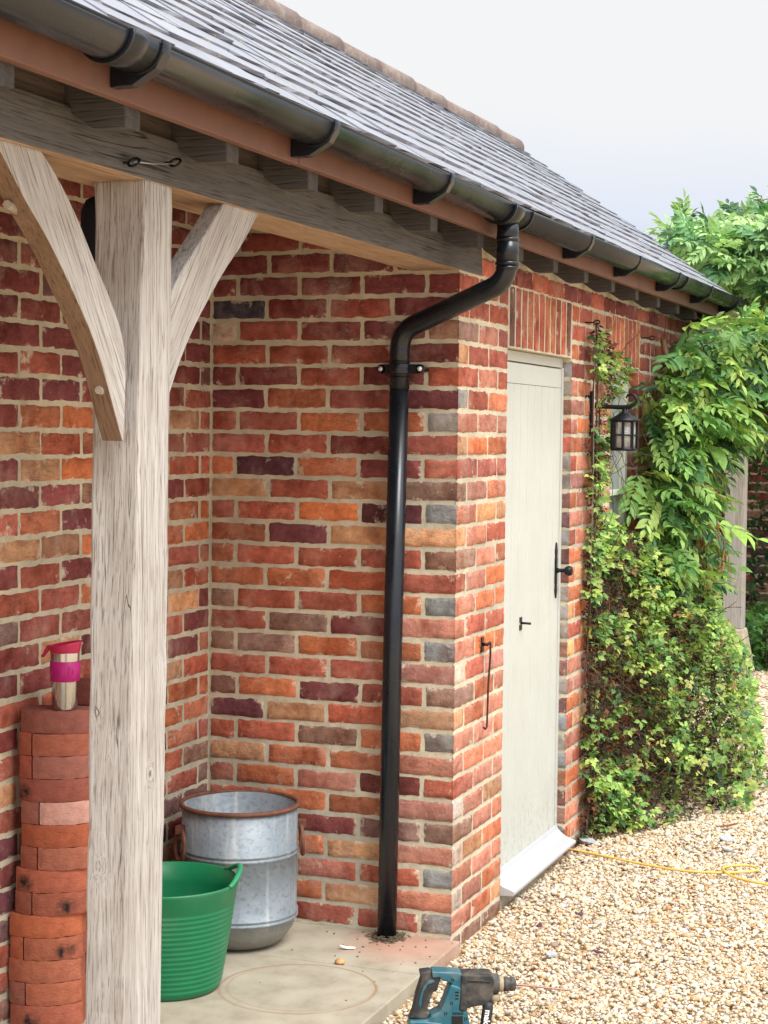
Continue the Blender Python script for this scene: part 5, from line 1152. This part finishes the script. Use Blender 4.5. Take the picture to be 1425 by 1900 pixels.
compound(tips, np.stack([rw.normal(0, 0.6, n), rw.normal(0.3, 0.6, n), rw.normal(0.1, 0.4, n)], 1), np.tile((-0.3, -0.3, 0.9), (n, 1)), rw.uniform(0.06, 0.11, n), pick([(150, 180, 130), (120, 156, 110)], [1, 1], n, rw), rw, 'tendril_leaves', can, (5.4, 0.1, 2.3), 3, 0.36)
PURF = mat_plain('violet_petal', (0.16, 0.10, 0.55, 1), 0.6, var=0.2, bump=0.1)
mb = MB(); fx = (4.55, 0.26, 2.715)
for i in range(26):
    a = rw.normal(0, 0.02, 3); mb.lathe([(0.0001, 0), (0.011, 0.004), (0.008, 0.012), (0.0001, 0.014)], (fx[0] + a[0], fx[1] + a[1], fx[2] + a[2]), 6)
mb.build('flower', PURF, can)
# ---------------------------------------------------------------- far cart shed: post on a stone, brick wall in deep shade
fp = thing('timber_post', 'pale timber post on a flared stone foot beyond the wisteria', 'post', (7.17, 0.27, -0.04))
mb = MB(); noisy_box(mb, 7.1, 7.25, 0.198, 0.334, 0.30, 2.5, 2, 16, 0.0015, rn); mb.build('shaft', mat_oak('far_post_oak', lin(176, 172, 166), lin(154, 149, 142), lin(112, 106, 100), 2), fp, bevel=0.006)
STONE = mat_plain('foot_stone', lin(172, 160, 140), 0.9, var=0.2, scale=20, bump=0.5, dirt=(lin(130, 124, 110), 0.6))
mb = MB(); a = [mb.vert(p) for p in ((7.02, 0.125, -0.06), (7.34, 0.125, -0.06), (7.34, 0.42, -0.06), (7.02, 0.42, -0.06), (7.085, 0.185, 0.30), (7.265, 0.185, 0.30), (7.265, 0.348, 0.30), (7.085, 0.348, 0.30))]
for q in ((3,2,1,0),(4,5,6,7),(0,1,5,4),(1,2,6,5),(2,3,7,6),(3,0,4,7)): mb.face([a[k] for k in q])
mb.build('stone_foot', STONE, fp, bevel=0.012)
shed = thing('brick_cart_shed', 'dark brick open shed in deep shade behind the far timber post', 'building', (9.2, 0.5, 0.0))
mb = MB(); rb2 = np.random.default_rng(77)
for k in range(0, 34):
    cells = []; x = -1.6 + (0.1125 if k % 2 else 0)
    while x < 1.5: cells.append((x, x + 0.214)); x += 0.225
    course(mb, rb2, k, cells, (9.2, 0), (0, 1, 0), (-1, 0, 0), [rb2.choice(list('MRDMPB')) for _ in cells])
mb.mat = 1; mb.smooth = False; mb.col = (1, 1, 1, 1); mb.box(9.2, 9.35, -1.59, 2.6, -0.2, 2.7); mb.build('wall', [BRICK, MORTAR], shed)
mb = MB(); mb.box(6.95, 9.2, 2.45, 2.6, -0.2, 2.55); mb.build('wall', [MORTAR], shed)
mb = MB(); mb.col = (0.17, 0.165, 0.205, 1); mb.prism([(6.9, 2.50), (9.5, 2.85), (9.5, 2.92), (6.9, 2.57)], lambda a, b, t: (a, t, b), -1.7, 2.6); mb.build('roof', SLATE, shed)
# low plants and ivy by the shed
def ground_plant(name, label, x0, x1, y0, y1, z1, n, rnd, size, pal):
    t = thing(name, label, 'plant', ((x0+x1)/2, (y0+y1)/2, -0.04)); G = np.stack([rnd.uniform(x0, x1, n), rnd.uniform(y0, y1, n), -0.03 + rnd.random(n)**1.5*z1], 1)
    A = tri(G, rnd, size, pal, [1]*len(pal)); leaf_mesh('foliage', *A[:3], A[3], A[4], LEAF, (LT, LF), rnd.uniform(0.8, 1.2, len(A[0])), t, ((x0+x1)/2, (y0+y1)/2, -0.04))
    mb = MB()
    for g in G[::40]: mb.tube([(g[0], g[1], -0.045), tuple(g)], 0.003, 5)
    mb.build('stems', STEMD, t)
ground_plant('low_plant', 'low leafy green plants at the foot of the shaded shed', 7.4, 8.6, -0.5, 0.32, 0.42, 1100, rw, 0.085, [(110, 156, 76), (84, 130, 64), (60, 100, 54)])
ground_plant('ivy', 'dark ivy climbing in the shade behind the timber post', 8.3, 9.1, 0.18, 0.9, 2.2, 900, rw, 0.075, [(52, 82, 48), (40, 66, 42), (66, 96, 56)])
